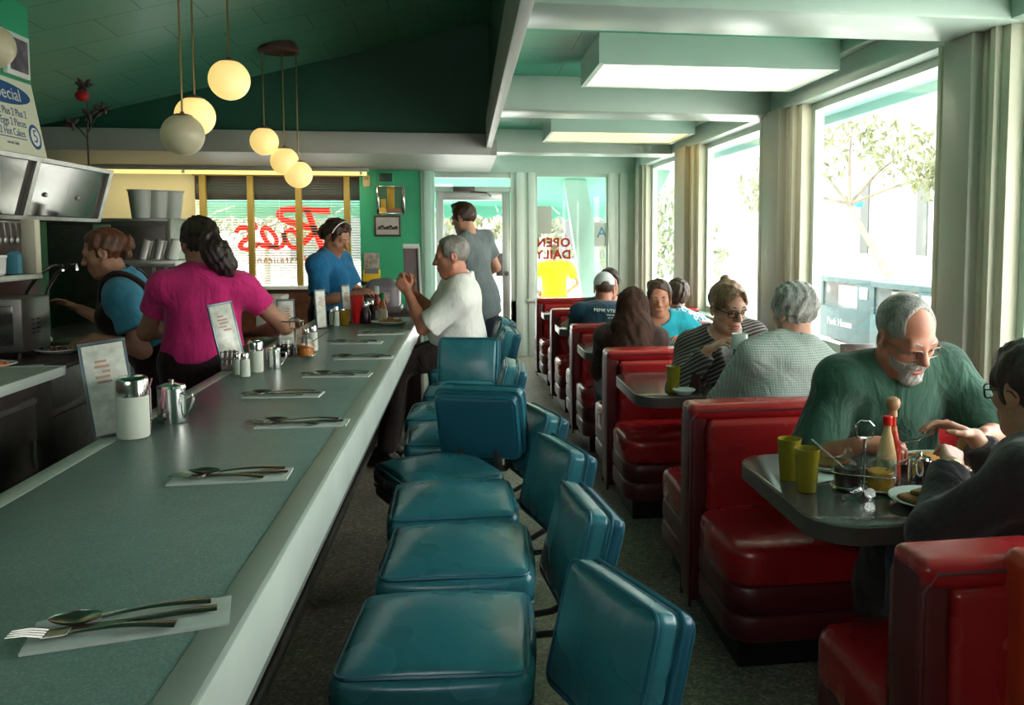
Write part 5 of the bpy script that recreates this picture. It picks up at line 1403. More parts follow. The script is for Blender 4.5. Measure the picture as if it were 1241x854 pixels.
def ribbon(mb, pts, wd, f, depth=.002):
    q = spline(pts); n = len(q); rows = []
    for i, p in enumerate(q):
        d = q[min(n - 1, i + 1)] - q[max(0, i - 1)]; d = d / (np.linalg.norm(d) + 1e-9); nn = np.array((-d[1], d[0])); ww = wd * .5
        a, c = p + nn * ww, p - nn * ww
        rows.append([f(a[0], a[1], 0), f(c[0], c[1], 0), f(c[0], c[1], depth), f(a[0], a[1], depth)])
    V = mb.grid(rows, closed_v=True); mb._m([mb.bm.faces.new(V[0]), mb.bm.faces.new(list(reversed(V[-1])))])
# strokes are drawn in window units as read from inside: u along X, v up (metres from the window's middle)
KU, KV = 1.973 / 1196, 1.483 / 854
fw = lambda cx, cy, d: Vector((-3.216 + cx * KU + 2.2, 10.475 + d - 10.48, 2.332 - cy * KV - 1.6))
t = thing('window_lettering', "large red script lettering painted on the blind window, reversed from inside", 'sign', (-2.2, 10.48, 1.6))
b = MB()
for pts, wd in (([(965, 312), (880, 308), (780, 302), (690, 300), (630, 310), (606, 340), (640, 372), (720, 400), (800, 422), (872, 438)], 34), ([(805, 302), (840, 400), (880, 500), (905, 568)], 36), ([(875, 440), (830, 480), (770, 535)], 32),
                ([(640, 462), (690, 446), (730, 475), (748, 520), (735, 555), (690, 560), (655, 520), (634, 465), (640, 510), (625, 550), (590, 565)], 26),
                ([(600, 562), (560, 560), (515, 520), (488, 470), (490, 440), (520, 430), (560, 460), (585, 510), (575, 550), (530, 560), (480, 545), (455, 535)], 26), ([(425, 395), (450, 440)], 30),
                ([(303, 462), (330, 432), (372, 428), (402, 455), (390, 495), (345, 530), (332, 560), (380, 576), (430, 558), (460, 530)], 27)):
    ribbon(b, pts, wd * 1.25, fw)
b.build('script', M['redpaint'], t)
text_mesh('lettering', 'Restaurant', .125, M['orangepaint'], t, bold=.003, M=Matrix.Translation((-.02, 0, -.40)) @ Matrix(((-1, 0, 0, 0), (0, 0, 1, 0), (0, 1, 0, 0), (0, 0, 0, 1))), space=1.15)
MIR = Matrix(((-1, 0, 0, 0), (0, 0, 1, 0), (0, 1, 0, 0), (0, 0, 0, 1)))
t = thing('window_lettering', 'small red OPEN DAILY lettering reversed on the street window above the yellow shirt', 'sign', (1.075, 10.458, 1.33))
text_mesh('lettering', 'OPEN', .15, M['redpaint2'], t, bold=.006, M=Matrix.Translation((0, 0, .075)) @ MIR, space=1.15); text_mesh('lettering', 'DAILY', .15, M['redpaint2'], t, bold=.006, M=Matrix.Translation((0, 0, -.075)) @ MIR, space=1.1)
tag(MB().box((0, 0, 0), (.20, .006, .34), .001).build('paper_notice', mat('grey_paper', (.45, .47, .42), .7), None, (.955, 10.452, 1.69)), 'grey paper notice taped to the glass above OPEN DAILY', 'notice')
t = thing('grade_card', 'framed card with a blue letter A on the street window', 'sign', (1.685, 10.452, 1.51))
MB().box((0, 0, 0), (.19, .006, .30), .001).build('card', mat('pale_card', (.55, .60, .55), .6), t)
text_mesh('lettering', 'A', .19, mat('teal_print', (.02, .22, .32), .5), t, M=Matrix.Translation((0, -.004, .02)) @ Matrix(((1, 0, 0, 0), (0, 0, -1, 0), (0, 1, 0, 0), (0, 0, 0, 1))))

# pictures on the green pier
PY = FW[0] - .10
def wallthing(name, label, cat, x, z): return thing(name, label, cat, (x, PY, z))
t = wallthing('thermostat', 'small beige thermostat on the green pier', 'thermostat', -1.165, 2.14)
MB().box((0, -.02, 0), (.085, .04, .14), .012).build('cover', mat('beige_plastic', (.50, .42, .20), .4), t); MB().box((0, -.042, .03), (.05, .006, .03), .002).build('dial', M['brass'], t)
t = wallthing('wall_plate', 'small dark vent plate above the award plaque on the green pier', 'vent', -.94, 2.185)
MB().box((0, -.008, 0), (.20, .016, .15), .004).build('frame', M['green'], t); MB().box((0, -.017, 0), (.15, .006, .10), .002).build('grille', mat('dark_grille', (.03, .06, .05), .5), t)
t = wallthing('award_plaque', 'framed award plaque with gold bands hung in the middle of the green pier', 'plaque', -.885, 1.92)
b = MB(); b.box((-.15, -.018, 0), (.03, .03, .33), .004).box((.15, -.018, 0), (.03, .03, .33), .004).box((0, -.018, .16), (.32, .025, .015), .002).box((0, -.018, -.16), (.32, .025, .02), .002); b.build('frame', M['chrome'], t)
MB().box((0, -.008, 0), (.29, .01, .31)).build('backing', mat('green_backing', (.05, .15, .09), .4), t)
MB().box((0, -.015, .02), (.085, .01, .27), .002).box((-.09, -.015, -.06), (.06, .01, .14), .01).build('gold_band', mat('gold_foil', (.45, .30, .05), .35, .6), t)
MB().cyl((-.10, -.03, -.135), (-.10, -.01, -.135), .045, seg=24).build('seal', mat('gold_seal', (.7, .42, .06), .35, .5), t)
MB().box((.03, -.016, -.125), (.16, .01, .05), .002).build('name_plate', mat('copper_plate', (.30, .15, .09), .4, .5), t)
t = wallthing('framed_photo', 'small framed black-and-white photo of old cars on the green pier', 'picture', -.93, 1.61)
MB().box((0, -.012, 0), (.31, .024, .25), .004).build('frame', mat('dark_frame', (.06, .04, .035), .4), t)
MB().box((0, -.026, 0), (.265, .006, .205)).build('print', mat('grey_photo', (.36, .34, .33), .5, var=.1, vs=12), t)
b = MB()
for i in range(7): b.ell((-.09 + i * .032, -.03, -.015 + .012 * math.sin(i * 2.1)), (.022, .003, .016), seg=10, rings=6)
b.box((0, -.0295, -.035), (.24, .002, .012)); b.build('printed_cars', mat('photo_dark', (.05, .04, .04), .6), t)
t = wallthing('leaflet_rack', 'yellow and grey leaflet holder low on the green pier', 'leaflet rack', -1.12, 1.12)
MB().box((0, -.03, -.10), (.20, .06, .14), .006).build('tray', mat('yellow_card', (.70, .45, .02), .5), t)
MB().box((0, -.022, .06), (.18, .025, .22), .004).build('leaflet', mat('mauve_leaflet', (.30, .27, .24), .6, var=.5, vs=22), t); MB().box((0, -.062, -.045), (.16, .006, .06)).build('label_strip', mat('grey_label', (.12, .13, .15), .5), t)
MB().box((0, -.028, -.19), (.26, .055, .05), .004).build('ledge', M['black'], t)

# ------------------------------------------------------------------ silverware settings along the counter
M['napkin'] = mat('paper_napkin', (.60, .64, .60), .85, var=.06, vs=20, bump=.35, bs=35, bd=.006)
M['silver'] = mat('worn_silverware', (.50, .46, .42), .24, 1.0)
def napkin_mesh():
    b = MB(); n, m = 14, 6; rr = random.Random(3)
    top = [[Vector((-.135 + .27 * i / n, -.052 + .104 * j / m, .0052 + .0014 * math.sin(i * 1.3 + j * 2.1) * (1 if 0 < i < n else .3))) for j in range(m + 1)] for i in range(n + 1)]
    bot = [[Vector((p.x, p.y, .0006)) for p in r] for r in top]
    b.grid(top, flip=False); b.grid(bot, flip=True)
    ring = lambda G: [G[i][0] for i in range(n)] + [G[n][j] for j in range(m)] + [G[i][m] for i in range(n, 0, -1)] + [G[0][j] for j in range(m, 0, -1)]
    b.grid([ring(top), ring(bot)], closed_v=True, flip=True); bmesh.ops.remove_doubles(b.bm, verts=b.bm.verts, dist=1e-5); bmesh.ops.recalc_face_normals(b.bm, faces=b.bm.faces); return b
def handle(b, x0, x1, w0, w1, z0=.003, arch=.004):
    n = 12; rows = []
    for i in range(n + 1):
        s = i / n; x = x0 + (x1 - x0) * s; w_ = (w0 + (w1 - w0) * s ** 1.3) * 1.25; z = z0 + arch * math.sin(s * PI)
        rows.append([Vector((x, -w_, z)), Vector((x, -w_ * .5, z + .0017)), Vector((x, w_ * .5, z + .0017)), Vector((x, w_, z)), Vector((x, 0, z - .001))])
    V = b.grid(rows, closed_v=True, flip=True); b._m([b.bm.faces.new(V[-1]), b.bm.faces.new(list(reversed(V[0])))])
def spoon_mesh():
    b = MB(); handle(b, -.035, .10, .0028, .009)
    n, m = 12, 10; rows = []
    for i in range(n + 1):
        s = i / n; x = -.035 - .062 * s; w_ = .020 * math.sin(PI * min(1, .06 + s * .94)) ** .62 if s < 1 else .001
        rows.append([Vector((x, w_ * math.cos(PI * j / m), .006 - .006 * math.sin(PI * j / m) * math.sin(PI * s) + .004 * s)) for j in range(m + 1)])
    b.grid(rows); rows2 = [[p + Vector((0, 0, .0012)) for p in r] for r in rows]; b.grid(rows2, flip=True)
    bmesh.ops.recalc_face_normals(b.bm, faces=b.bm.faces); return b
def fork_mesh():
    b = MB(); handle(b, -.03, .10, .0030, .009)
    b.cushion((-.043, 0, .0045), (.016, .0115, .0016), .0012, rot=(0, math.radians(-4), 0), n=3)
    for k in range(4):
        y = -.0093 + k * .0062; b.tube([(-.055, y, .0052), (-.075, y, .0085), (-.098, y * .95, .0075)], [.0019, .0018, .0012], 6)
    return b
def knife_mesh():
    b = MB(); handle(b, .0, .11, .0055, .0085, arch=.001)
    b.prism([(0.002, -.0045), (.002, .006), (-.06, .010), (-.095, .007), (-.108, -.001), (-.095, -.0045)], Matrix.Translation((0, 0, .0025)), .0013); return b
nk0, sp0, fk0, kn0 = napkin_mesh().build('paper_napkin', M['napkin'], None), spoon_mesh().build('spoon', M['silver'], None), fork_mesh().build('fork', M['silver'], None), knife_mesh().build('knife', M['silver'], None)
OR = ['nearest the camera', 'second from the camera', 'third from the camera', 'fourth from the camera', 'fifth from the camera', 'sixth from the camera', 'seventh from the camera', 'eighth from the camera, by the man in white']
SETS = [(-.508, 1.30, 12), (-.560, 2.09, 1), (-.515, 2.66, -2), (-.66, 3.155, -3), (-.53, 3.58, -3), (-.49, 4.08, -2), (-.60, 4.66, -3), (-.50, 5.07, 5)]
for i, (x, y, a) in enumerate(SETS):
    ra = math.radians(a); c, s_ = math.cos(ra), math.sin(ra); P_ = lambda u, v: (x + u * c - v * s_, y + u * s_ + v * c)
    js = random.Random(i)
    for src, nm, lb, gp, u, v, da, z in ((nk0, 'paper_napkin', 'white paper napkin under the cutlery setting ', 'napkins on the counter', 0, 0, 0, .9158), (fk0, 'fork', 'steel fork on the counter napkin ', 'forks on the counter', -.04, -.022, -6, .9216),
                                         (kn0, 'knife', 'steel knife on the counter napkin ', 'knives on the counter', .0, -.002, 3, .9216), (sp0, 'spoon', 'steel spoon on the counter napkin ', 'spoons on the counter', -.005, .027, 5, .9216)):
        o = src if i == 0 else src.copy()
        if i: COL.objects.link(o)
        px, py = P_(u + js.uniform(-.01, .01), v)
        o.location = (px, py, z); o.rotation_euler = (0, 0, ra + math.radians(da + js.uniform(-2, 2)))
        o.scale = (1.12, 1.2, 1.25) if nm != 'paper_napkin' else (1, 1, 1)
        tag(o, lb + OR[i], nm.split('_')[-1], gp)

# ------------------------------------------------------------------ condiments on the counter
M['clear'] = glass_pane('clear_glass', (.93, .95, .93))
M['sugar'] = mat('white_sugar', (.60, .64, .56), .8, bump=.1, bs=300)
CTZ = .9175
def menu(x, y, rz, lean, label, w_=.125, h_=.27, z=.9175, roll=0):
    t = thing('menu_card', label, 'menu', (x, y, z), rz, 'upright laminated menus')
    R = Euler((math.radians(lean), 0, 0)).to_matrix()
    def rb(mb, c, s, bv=.001): mb.box(R @ Vector(c), s, bv, R)
    b = MB(); rb(b, (0, 0, h_ / 2), (w_, .006, h_)); b.build('backing', M['dksteel'], t)
    b = MB()
    for c, s in (((-w_ / 2, 0, h_ / 2), (.007, .012, h_)), ((w_ / 2, 0, h_ / 2), (.007, .012, h_)), ((0, 0, h_), (w_ + .008, .0126, .008)), ((0, 0, .004), (w_ - .006, .0114, .008))): rb(b, c, s)
    b.build('frame', mat('blue_grey_menu_frame', (.14, .19, .22), .3, .5), t)
    b = MB(); rb(b, (0, -.0045, h_ / 2), (w_ - .008, .002, h_ - .012)); b.build('page', M['page'], t)
    b = MB(); rr = random.Random(int(x * 1000) % 97)
    for k in range(5): rb(b, (rr.uniform(-.012, .012), -.0062, h_ * (.80 - .055 * k)), (rr.uniform(.02, .045), .001, .007), 0)
    b.build('print', mat('faded_red_print', (.50, .28, .20), .6), t)
    b = MB(); b.box((0, .018, .004), (w_ * .8, .07, .008), .002); b.build('foot', M['dksteel'], t)
    t.rotation_euler = (0, math.radians(roll), rz)
M['page'] = mat('glossy_menu_page', (.62, .64, .58), .22, var=.22, vs=26)
menu(-1.018, 2.585, math.radians(28), -9, 'laminated menu standing nearest the camera behind the sugar jar', w_=.115, h_=.275, roll=-6)
menu(-1.035, 3.90, math.radians(40), -9, 'laminated menu in front of the pink-shirted woman', w_=.105, h_=.285, roll=-8)
menu(-.955, 4.62, math.radians(12), -6, 'laminated menu behind the counter jam caddy', w_=.085, h_=.24)
menu(-.905, 5.42, math.radians(60), -3, 'laminated menu beside the white shakers near the woman in blue', w_=.09, h_=.24)
menu(-.79, 5.72, math.radians(65), -3, 'laminated menu standing by the red tumbler', w_=.09, h_=.25)
def sugar_jar(x, y, r, h_, label, z=CTZ):
    t = thing('sugar_jar', label, 'sugar jar', (x, y, z))
    MB().lathe([(r * .93, 0), (r, .006), (r, h_ * .66), (r * .96, h_ * .70)], 28).build('glass', M['sugar'], t)
    MB().lathe([(r * 1.0, h_ * .68), (r * 1.0, h_ * .93), (r * .92, h_ * .97), (r * .75, h_)], 28).build('lid', M['chrome'], t)
    MB().box((r * .2, 0, h_ * 1.0), (r * .8, r * .5, .004), .001).build('flap', M['chrome'], t)
sugar_jar(-.962, 2.555, .044, .178, 'fat glass sugar jar with a chrome lid nearest the camera')
sugar_jar(-.895, 3.72, .029, .135, 'slim white sugar pourer beside the counter salt shaker')
def creamer(x, y, r, h_, label, rz=0.0, z=CTZ):
    t = thing('creamer', label, 'creamer', (x, y, z), rz)
    MB().lathe([(r * 1.0, 0), (r * 1.02, .004), (r * .97, h_ * .75), (r * .98, h_ * .8)], 28).build('jug', M['chrome'], t)
    MB().lathe([(r * 1.02, h_ * .80), (r * .95, h_ * .86), (r * .4, h_ * .91), (.006, h_ * .93), (.009, h_ * .98), (.007, h_)], 24).build('lid', M['chrome'], t)
    MB().tube([(r * .95, 0, h_ * .68), (r * 1.75, 0, h_ * .66), (r * 1.8, 0, h_ * .55), (r * 1.3, 0, h_ * .2), (r * .98, 0, h_ * .12)], .0045, 8).build('handle', M['chrome'], t)
creamer(-.918, 2.745, .042, .135, 'lidded steel creamer jug beside the fat sugar jar', -.3)
creamer(-.842, 3.80, .030, .105, 'lidded steel creamer next to the slim sugar pourer', .2)
t = thing('packet_holder', 'dark wire holder of pink and blue sweetener packets behind the fat sugar jar', 'packet holder', (-.995, 2.66, CTZ), .3)
MB().box((0, 0, .012), (.085, .06, .024), .003).tube([(-.042, -.028, .03), (.042, -.028, .03), (.042, .028, .03), (-.042, .028, .03)], .003, 6, True).tube([(-.042, 0, .02), (-.042, 0, .12), (0, 0, .15), (.042, 0, .12), (.042, 0, .02)], .003, 6).build('wire_frame', M['dksteel'], t)
for k, (cl, x, tlt) in enumerate((((.60, .22, .30), .03, .3), ((.60, .22, .30), .02, .2), ((.12, .40, .55), -.006, .05), ((.12, .40, .55), -.018, -.1), ((.55, .58, .55), -.03, -.2))):
    MB().box((x, 0, .09), (.004, .045, .12), .001, (0, tlt, 0)).build('packet', mat('sweetener_packet', cl, .6), t)
t = thing('packet_holder', 'dark wire holder at the foot of the menu by the pink-shirted woman', 'packet holder', (-1.02, 3.78, CTZ), .3)
MB().box((0, 0, .012), (.07, .05, .024), .003).tube([(-.035, -.024, .05), (.035, -.024, .05), (.035, .024, .05), (-.035, .024, .05)], .003, 6, True).tube([(-.035, 0, .02), (-.035, 0, .08), (.035, 0, .08), (.035, 0, .02)], .003, 6).build('wire_frame', M['dksteel'], t)
for k in range(3): MB().box((-.018 + k * .018, 0, .055), (.012, .04, .06), .002, (0, .1, 0)).build('packet', mat('brown_packet', (.16, .10, .09), .6), t)
def shaker(x, y, r, h_, label, z=CTZ, m='sugar', group='salt and pepper shakers', lay=None, cat='shaker'):
    t = thing('salt_shaker', label, cat, (x, y, z), 0, group)
    MB().lathe([(r * .95, 0), (r, .004), (r * .92, h_ * .68), (r * .8, h_ * .74)], 20).build('glass', M[m], t)
    MB().lathe([(r * .84, h_ * .72), (r * .86, h_ * .86), (r * .7, h_ * .97), (r * .3, h_)], 20).build('cap', M['chrome'], t)
    if lay: t.rotation_euler = lay
shaker(-.912, 3.60, .021, .10, 'white salt shaker in front of the slim sugar pourer')
shaker(-.955, 3.66, .020, .09, 'salt shaker beside the second menu foot')
for i, (x, y, h_, lb) in enumerate(((-.868, 5.60, .11, 'white shaker nearest the woman in blue'), (-.835, 5.56, .13, 'tall white shaker in the middle of the trio before the woman in blue'), (-.80, 5.6, .11, 'white shaker of the trio closest to the red tumbler'))): shaker(x, y, .02, h_, lb)
tag(MB().box((0, 0, .045), (.07, .06, .09), .004).build('napkin_box', mat('dark_napkin_box', (.10, .075, .07), .4), None, (-.90, 5.66, CTZ)), 'small dark box at the foot of the menu near the white shakers', 'box')
shaker(-.775, 4.38, .024, .13, 'white shaker with a blue base behind the orange marmalade jar'); shaker(-.815, 4.42, .02, .11, 'smaller shaker behind the jam caddy')

def jam_caddy(x, y, z, rz, label, cols, spoonang, tall=.19):
    t = thing('condiment_caddy', label, 'caddy', (x, y, z), rz)
    b = MB(); b.tube([(xx, yy, .010) for xx, yy in rrect(.092, .046, .04, 5)], .003, 6, True).tube([(xx, yy, .052) for xx, yy in rrect(.092, .046, .04, 5)], .0022, 6, True)
    b.box((0, 0, .006), (.17, .08, .003), .001).tube([(0, 0, .005), (0, 0, tall - .05)], .004, 8)
    b.tube([(-.022, 0, tall - .05), (-.024, 0, tall - .012), (-.012, 0, tall), (.012, 0, tall), (.024, 0, tall - .012), (.022, 0, tall - .05)], .0035, 8, True)
    b.build('wire_rack', M['chrome'], t)
    gz = rz; ca, sa = math.cos(rz), math.sin(rz)
    for k, (dx, cm, lb) in enumerate(((-.047, cols[0][0], cols[0][1]), (.047, cols[1][0], cols[1][1]))):
        j = thing('jam_jar', lb, 'jar', (x + dx * ca, y + dx * sa, z + .0085), rz)
        MB().lathe([(.034, 0), (.038, .004), (.038, .052), (.036, .054), (0, .054)], 24).build('preserve', M[cm], j)
        MB().lathe([(.0395, .0), (.041, .006), (.041, .066), (.036, .078), (.036, .082), (.034, .082), (.034, .075), (.0392, .064), (.0392, .006)], 24, caps=False).build('glass', M['clear'], j)
        MB().lathe([(.037, .082), (.037, .086), (.02, .092), (.008, .094), (.013, .104), (.010, .112), (0, .114)], 24).build('lid', M['clear'], j)
        if spoonang[k] is not None:
            a, e_ = spoonang[k]; d = Vector((math.cos(a) * math.cos(e_), math.sin(a) * math.cos(e_), math.sin(e_)))
            b = MB(); p0 = Vector((0, 0, .045)); b.tube([p0, p0 + d * .09, p0 + d * .135], [.002, .003, .0042], 8, flat=(1.4, .7)); o = b.build('jam_spoon', M['silver'], None, (x + dx * ca, y + dx * sa, z + .0085))
            tag(o, 'small spoon stuck in the ' + lb, 'spoon')
M['grape'] = mat('grape_jam', (.035, .012, .02), .25); M['marm'] = mat('orange_marmalade', (.62, .16, .012), .25, var=.3, vs=40); M['marm2'] = mat('amber_marmalade', (.50, .24, .03), .25, var=.4, vs=40)
jam_caddy(-.815, 4.135, CTZ, .05, 'steel wire jam caddy on the counter with purple and orange preserves', (('grape', 'purple jam jar in the counter caddy'), ('marm', 'orange marmalade jar in the counter caddy')), (None, (.3, .55)))
t = thing('wire_ring_rack', 'chrome ring-topped menu rack behind the counter jam caddy', 'rack', (-.885, 4.40, CTZ))
MB().tube([(.062 * math.cos(a), .045 * math.sin(a), .15) for a in np.linspace(0, 2 * PI, 25)[:-1]], .0035, 6, True).tube([(-.06, 0, .15), (-.05, 0, 0), (.05, 0, 0), (.06, 0, .15)], .003, 6).build('wire', M['chrome'], t)

# far end of the counter
def tumbler(x, y, z, r, h_, m, label, cat='tumbler', group=None, fill=None):
    t = thing('tumbler', label, cat, (x, y, z), 0, group)
    MB().lathe([(r * .74, 0), (r * .78, .004), (r * .98, h_ * .96), (r, h_), (r * .94, h_), (r * .72, .012), (0, .010)], 26, caps=False).build('cup', M[m], t)
    if fill: MB().lathe([(r * .71, .0105), (r * .90, h_ * fill), (0, h_ * fill)], 26).build('drink', M['amberdrink'], t)
    return t
M['redplastic'] = mat('red_plastic', (.55, .012, .010), .3); M['amberplastic'] = mat('amber_plastic', (.42, .24, .02), .25, trans=.4)
M['ywall'] = mat('yellow_ribbed_tumbler', (.30, .245, .018), .18, trans=.25, ior=1.3, coat=.4); M['amberdrink'] = mat('iced_water', (.55, .50, .06), .15, trans=.6, ior=1.33)
tumbler(-.725, 5.72, CTZ, .044, .185, 'redplastic', 'bright red plastic tumbler at the far end of the counter')
tumbler(-.79, 5.60, CTZ, .036, .10, 'amberplastic', 'amber plastic cup beside the red tumbler')
def syrup(x, y, label):
    t = thing('syrup_dispenser', label, 'syrup jug', (x, y, CTZ))
    MB().lathe([(.032, 0), (.036, .01), (.034, .07), (.022, .10), (.022, .112)], 22).build('glass', M['grape'], t)
    MB().lathe([(.024, .11), (.026, .125), (.018, .145), (.0, .15)], 20).build('cap', M['chrome'], t); MB().tube([(.02, 0, .12), (.055, 0, .115), (.058, 0, .06), (.034, 0, .04)], .005, 8).build('handle', M['black'], t)
syrup(-.665, 5.70, 'dark syrup jug with chrome cap beside the red tumbler'); syrup(-.645, 5.80, 'dark syrup jug behind the first, near the ketchup')
def bottle(x, y, z, prof, m1, capprof, m2, label, band=None, m3=None, name='sauce_bottle', mark=None):
    t = thing(name, label, 'bottle', (x, y, z))
    MB().lathe(prof, 22).build('bottle', M[m1], t); MB().lathe(capprof, 18).build('cap', M[m2], t)
    if band: MB().lathe(band, 22, caps=False).build('paper_label', M[m3], t)
    return t
M['ketchup'] = mat('ketchup_red', (.42, .025, .010), .2); M['greencap'] = mat('green_cap', (.02, .28, .07), .35); M['capwhite'] = mat('white_cap', (.6, .62, .58), .35)
bottle(-.605, 5.82, CTZ, [(.028, 0), (.031, .008), (.031, .085), (.026, .11), (.014, .15), (.013, .19)], 'ketchup', [(.016, .185), (.016, .235), (.013, .24)], 'capwhite', 'ketchup bottle with a white cap at the far end of the counter', [(.0315, .02), (.0315, .075)], 'capwhite', 'ketchup_bottle')
M['orangesauce'] = mat('chilli_sauce', (.48, .12, .03), .25); M['paperlab'] = mat('pale_sauce_label', (.55, .50, .38), .6, var=.5, vs=60)
bottle(-.555, 5.68, CTZ, [(.024, 0), (.027, .006), (.027, .11), (.018, .135), (.012, .16)], 'orangesauce', [(.014, .158), (.013, .195), (.008, .205)], 'greencap', 'hot sauce bottle with a green cap beside the ketchup', [(.0275, .015), (.0275, .10)], 'paperlab')
plate_obj((-.50, 5.60, CTZ), .125, 'white oval plate with the white-shirted man\'s meal', ry=.8)
heap('rice_and_eggs', 'orange-brown food on the plate of the man in the white shirt', 'food', (-.50, 5.60, CTZ + .008), .075, 40, mat('orange_food', (.45, .20, .05), .5, var=.4, vs=40), .018, 5, .03)
tag(MB().box((0, 0, .03), (.10, .09, .06), .012).build('crumpled_napkin', M['napkin'], None, (-.60, 5.97, CTZ)), 'crumpled white napkin at the far counter end', 'napkin')
t = thing('cash_register', 'grey domed cash register past the end of the counter, partly behind the man\'s hands', 'cash register', (-.68, 7.0, 0))
MB().box((0, .05, .44), (.62, .50, .88), .01).build('stand', M['kick'], t)
MB().cushion((0, 0, 1.0), (.14, .16, .13), .07, (0, 0, .02)).build('housing', mat('mauve_grey_plastic', (.20, .17, .19), .4), t)
MB().box((-.02, -.15, 1.02), (.18, .04, .12), .006, (math.radians(-25), 0, 0)).build('keypad', mat('key_grey', (.32, .32, .34), .5, var=.4, vs=60), t)
MB().box((0, -.01, .905), (.30, .34, .05), .005).build('cash_drawer', M['dksteel'], t)
t = thing('notice_stand', 'tall white-edged notice stand behind the cash register', 'notice stand', (-.45, 7.08, .88))
MB().box((0, 0, .26), (.12, .02, .52), .004, (math.radians(-6), 0, math.radians(20))).build('panel', mat('mauve_panel', (.16, .11, .12), .5), t)
MB().box((.065, -.005, .26), (.02, .03, .53), .004, (math.radians(-6), 0, math.radians(20))).box((0, -.03, .53), (.13, .03, .04), .004).build('frame', M['white'], t)

# ------------------------------------------------------------------ on the booth tables
TZ = .7462
tumbler(.985, 2.455, TZ, .037, .128, 'ywall', 'yellow tumbler with iced water further from the table edge', group='yellow tumblers', fill=.8)
tumbler(.992, 2.335, TZ, .037, .128, 'ywall', 'yellow tumbler with iced water closest to the near table edge', group='yellow tumblers', fill=.8)
jam_caddy(1.165, 2.325, TZ, -.5, 'steel jam caddy with a tall loop handle on the booth table', (('grape', 'dark grape jam jar in the booth caddy'), ('marm2', 'amber marmalade jar in the booth caddy')), ((2.4, .62), (-.1, .5)), tall=.205)
M['salsa'] = mat('pale_hot_sauce', (.55, .36, .17), .25); M['redsauce'] = mat('red_hot_sauce', (.40, .03, .012), .2); M['woodcap'] = mat('turned_wood_cap', (.32, .18, .09), .5, var=.2, vs=30)
t = bottle(1.262, 2.375, TZ, [(.026, 0), (.029, .006), (.029, .085), (.020, .13), (.0115, .165), (.011, .185)], 'salsa', [(.0145, .18), (.0145, .205), (.012, .208)], 'redplastic', 'sauce bottle with a flat red cap in front of the green T-shirt', [(.0295, .012), (.0295, .078)], 'paperlab')
rr = random.Random(2); b = MB()
for k in range(5): b.ell((.0295 * math.cos(-2.2 + k * .22), .0295 * math.sin(-2.2 + k * .22), .03 + .012 * (k % 3)), (.005, .005, .006), seg=8, rings=6)
b.build('printed_flowers', M['redplastic'], t)
bottle(1.305, 2.425, TZ, [(.026, 0), (.028, .006), (.028, .10), (.018, .14), (.011, .17), (.011, .20)], 'redsauce', [(.014, .195), (.013, .215), (.021, .226), (.0225, .238), (.019, .250), (.010, .255)], 'woodcap', 'sauce bottle with a round wooden cap standing behind the red-capped one', [(.0185, .128), (.0135, .165)], 'orangesauce')
creamer(1.345, 2.335, .034, .105, 'lidded steel creamer on the booth table beside the sauce bottles', -.2, TZ)
for i, (x, y, a, lb) in enumerate(((1.085, 2.235, .5, 'glass shaker lying on its side at the near end of the booth caddy'), (1.125, 2.205, 1.1, 'second glass shaker lying beside the booth caddy'))):
    t = thing('salt_shaker', lb, 'shaker', (x, y, TZ + .019), 0, 'shakers lying by the booth caddy')
    R = Euler((0, math.radians(90), a)).to_matrix().to_4x4()
    MB().lathe([(.017, -.03), (.018, -.026), (.0165, .022), (.013, .026)], 18, M=R).build('glass', M['clear'], t); MB().lathe([(.015, .024), (.015, .036), (.010, .044)], 18, M=R).build('cap', M['chrome'], t)
plate_obj((1.53, 2.52, TZ), .15, 'large pale plate of eggs and hash before the man in green', ry=.85)
heap('hash_and_eggs', 'pile of eggs and diced hash on the large booth plate', 'food', (1.54, 2.51, TZ + .009), .085, 60, mat('hash_brown', (.42, .24, .09), .6, var=.5, vs=45), .014, 6, .03)
tag(MB().cushion((0, 0, .016), (.045, .03, .014), .012, (0, 0, .006)).build('omelette', mat('orange_cheese', (.62, .27, .04), .4, var=.2, vs=30), None, (1.47, 2.53, TZ + .012), ), 'folded orange omelette on the large booth plate', 'omelette')
plate_obj((1.275, 2.165, TZ), .105, 'small white plate of toast in front of the woman in the dark sweater')
plate_obj((1.155, 2.545, TZ), .085, 'small plate holding bread beside the yellow tumblers')
M['toast'] = mat('browned_toast', (.36, .17, .055), .7, var=.45, vs=18); M['crust'] = mat('toast_crust', (.16, .065, .02), .7)
def toast(x, y, z, rz, tilt, label):
    t = thing('toast_slice', label, 'toast', (x, y, z), rz, 'toast slices'); t.rotation_euler = (tilt, 0, rz)
    MB().cushion((0, 0, .008), (.050, .047, .0075), .006, (0, 0, .001)).build('slice', M['toast'], t); MB().tube([(a, c, .008) for a, c in rrect(.0505, .0475, .014, 4)], .0062, 6, True).build('crust', M['crust'], t)
toast(1.262, 2.165, TZ + .010, .3, .0, 'lower toast slice on the small plate by the dark sweater'); toast(1.300, 2.165, TZ + .028, .5, -.12, 'upper toast slice leaning on the other on the small plate'); toast(1.165, 2.55, TZ + .010, .9, 0, 'bread slice on the small plate beside the tumblers')
tag(MB().box((0, 0, .002), (.13, .10, .004), .001, (0, 0, .4)).build('paper_napkin', M['napkin'], None, (1.075, 2.46, TZ)), 'white paper napkin lying beside the yellow tumblers on the booth table', 'napkin')
H_ = green_man.arms[0]; hw = H_['W'] + H_['d'] * .10
o = dup(fk0, Vector(hw + A3((.01, -.02, .0))), 0); o.rotation_euler = (0, math.radians(20), math.radians(150)); tag(o, 'steel fork in the hand of the man in green', 'fork'); del o['group']
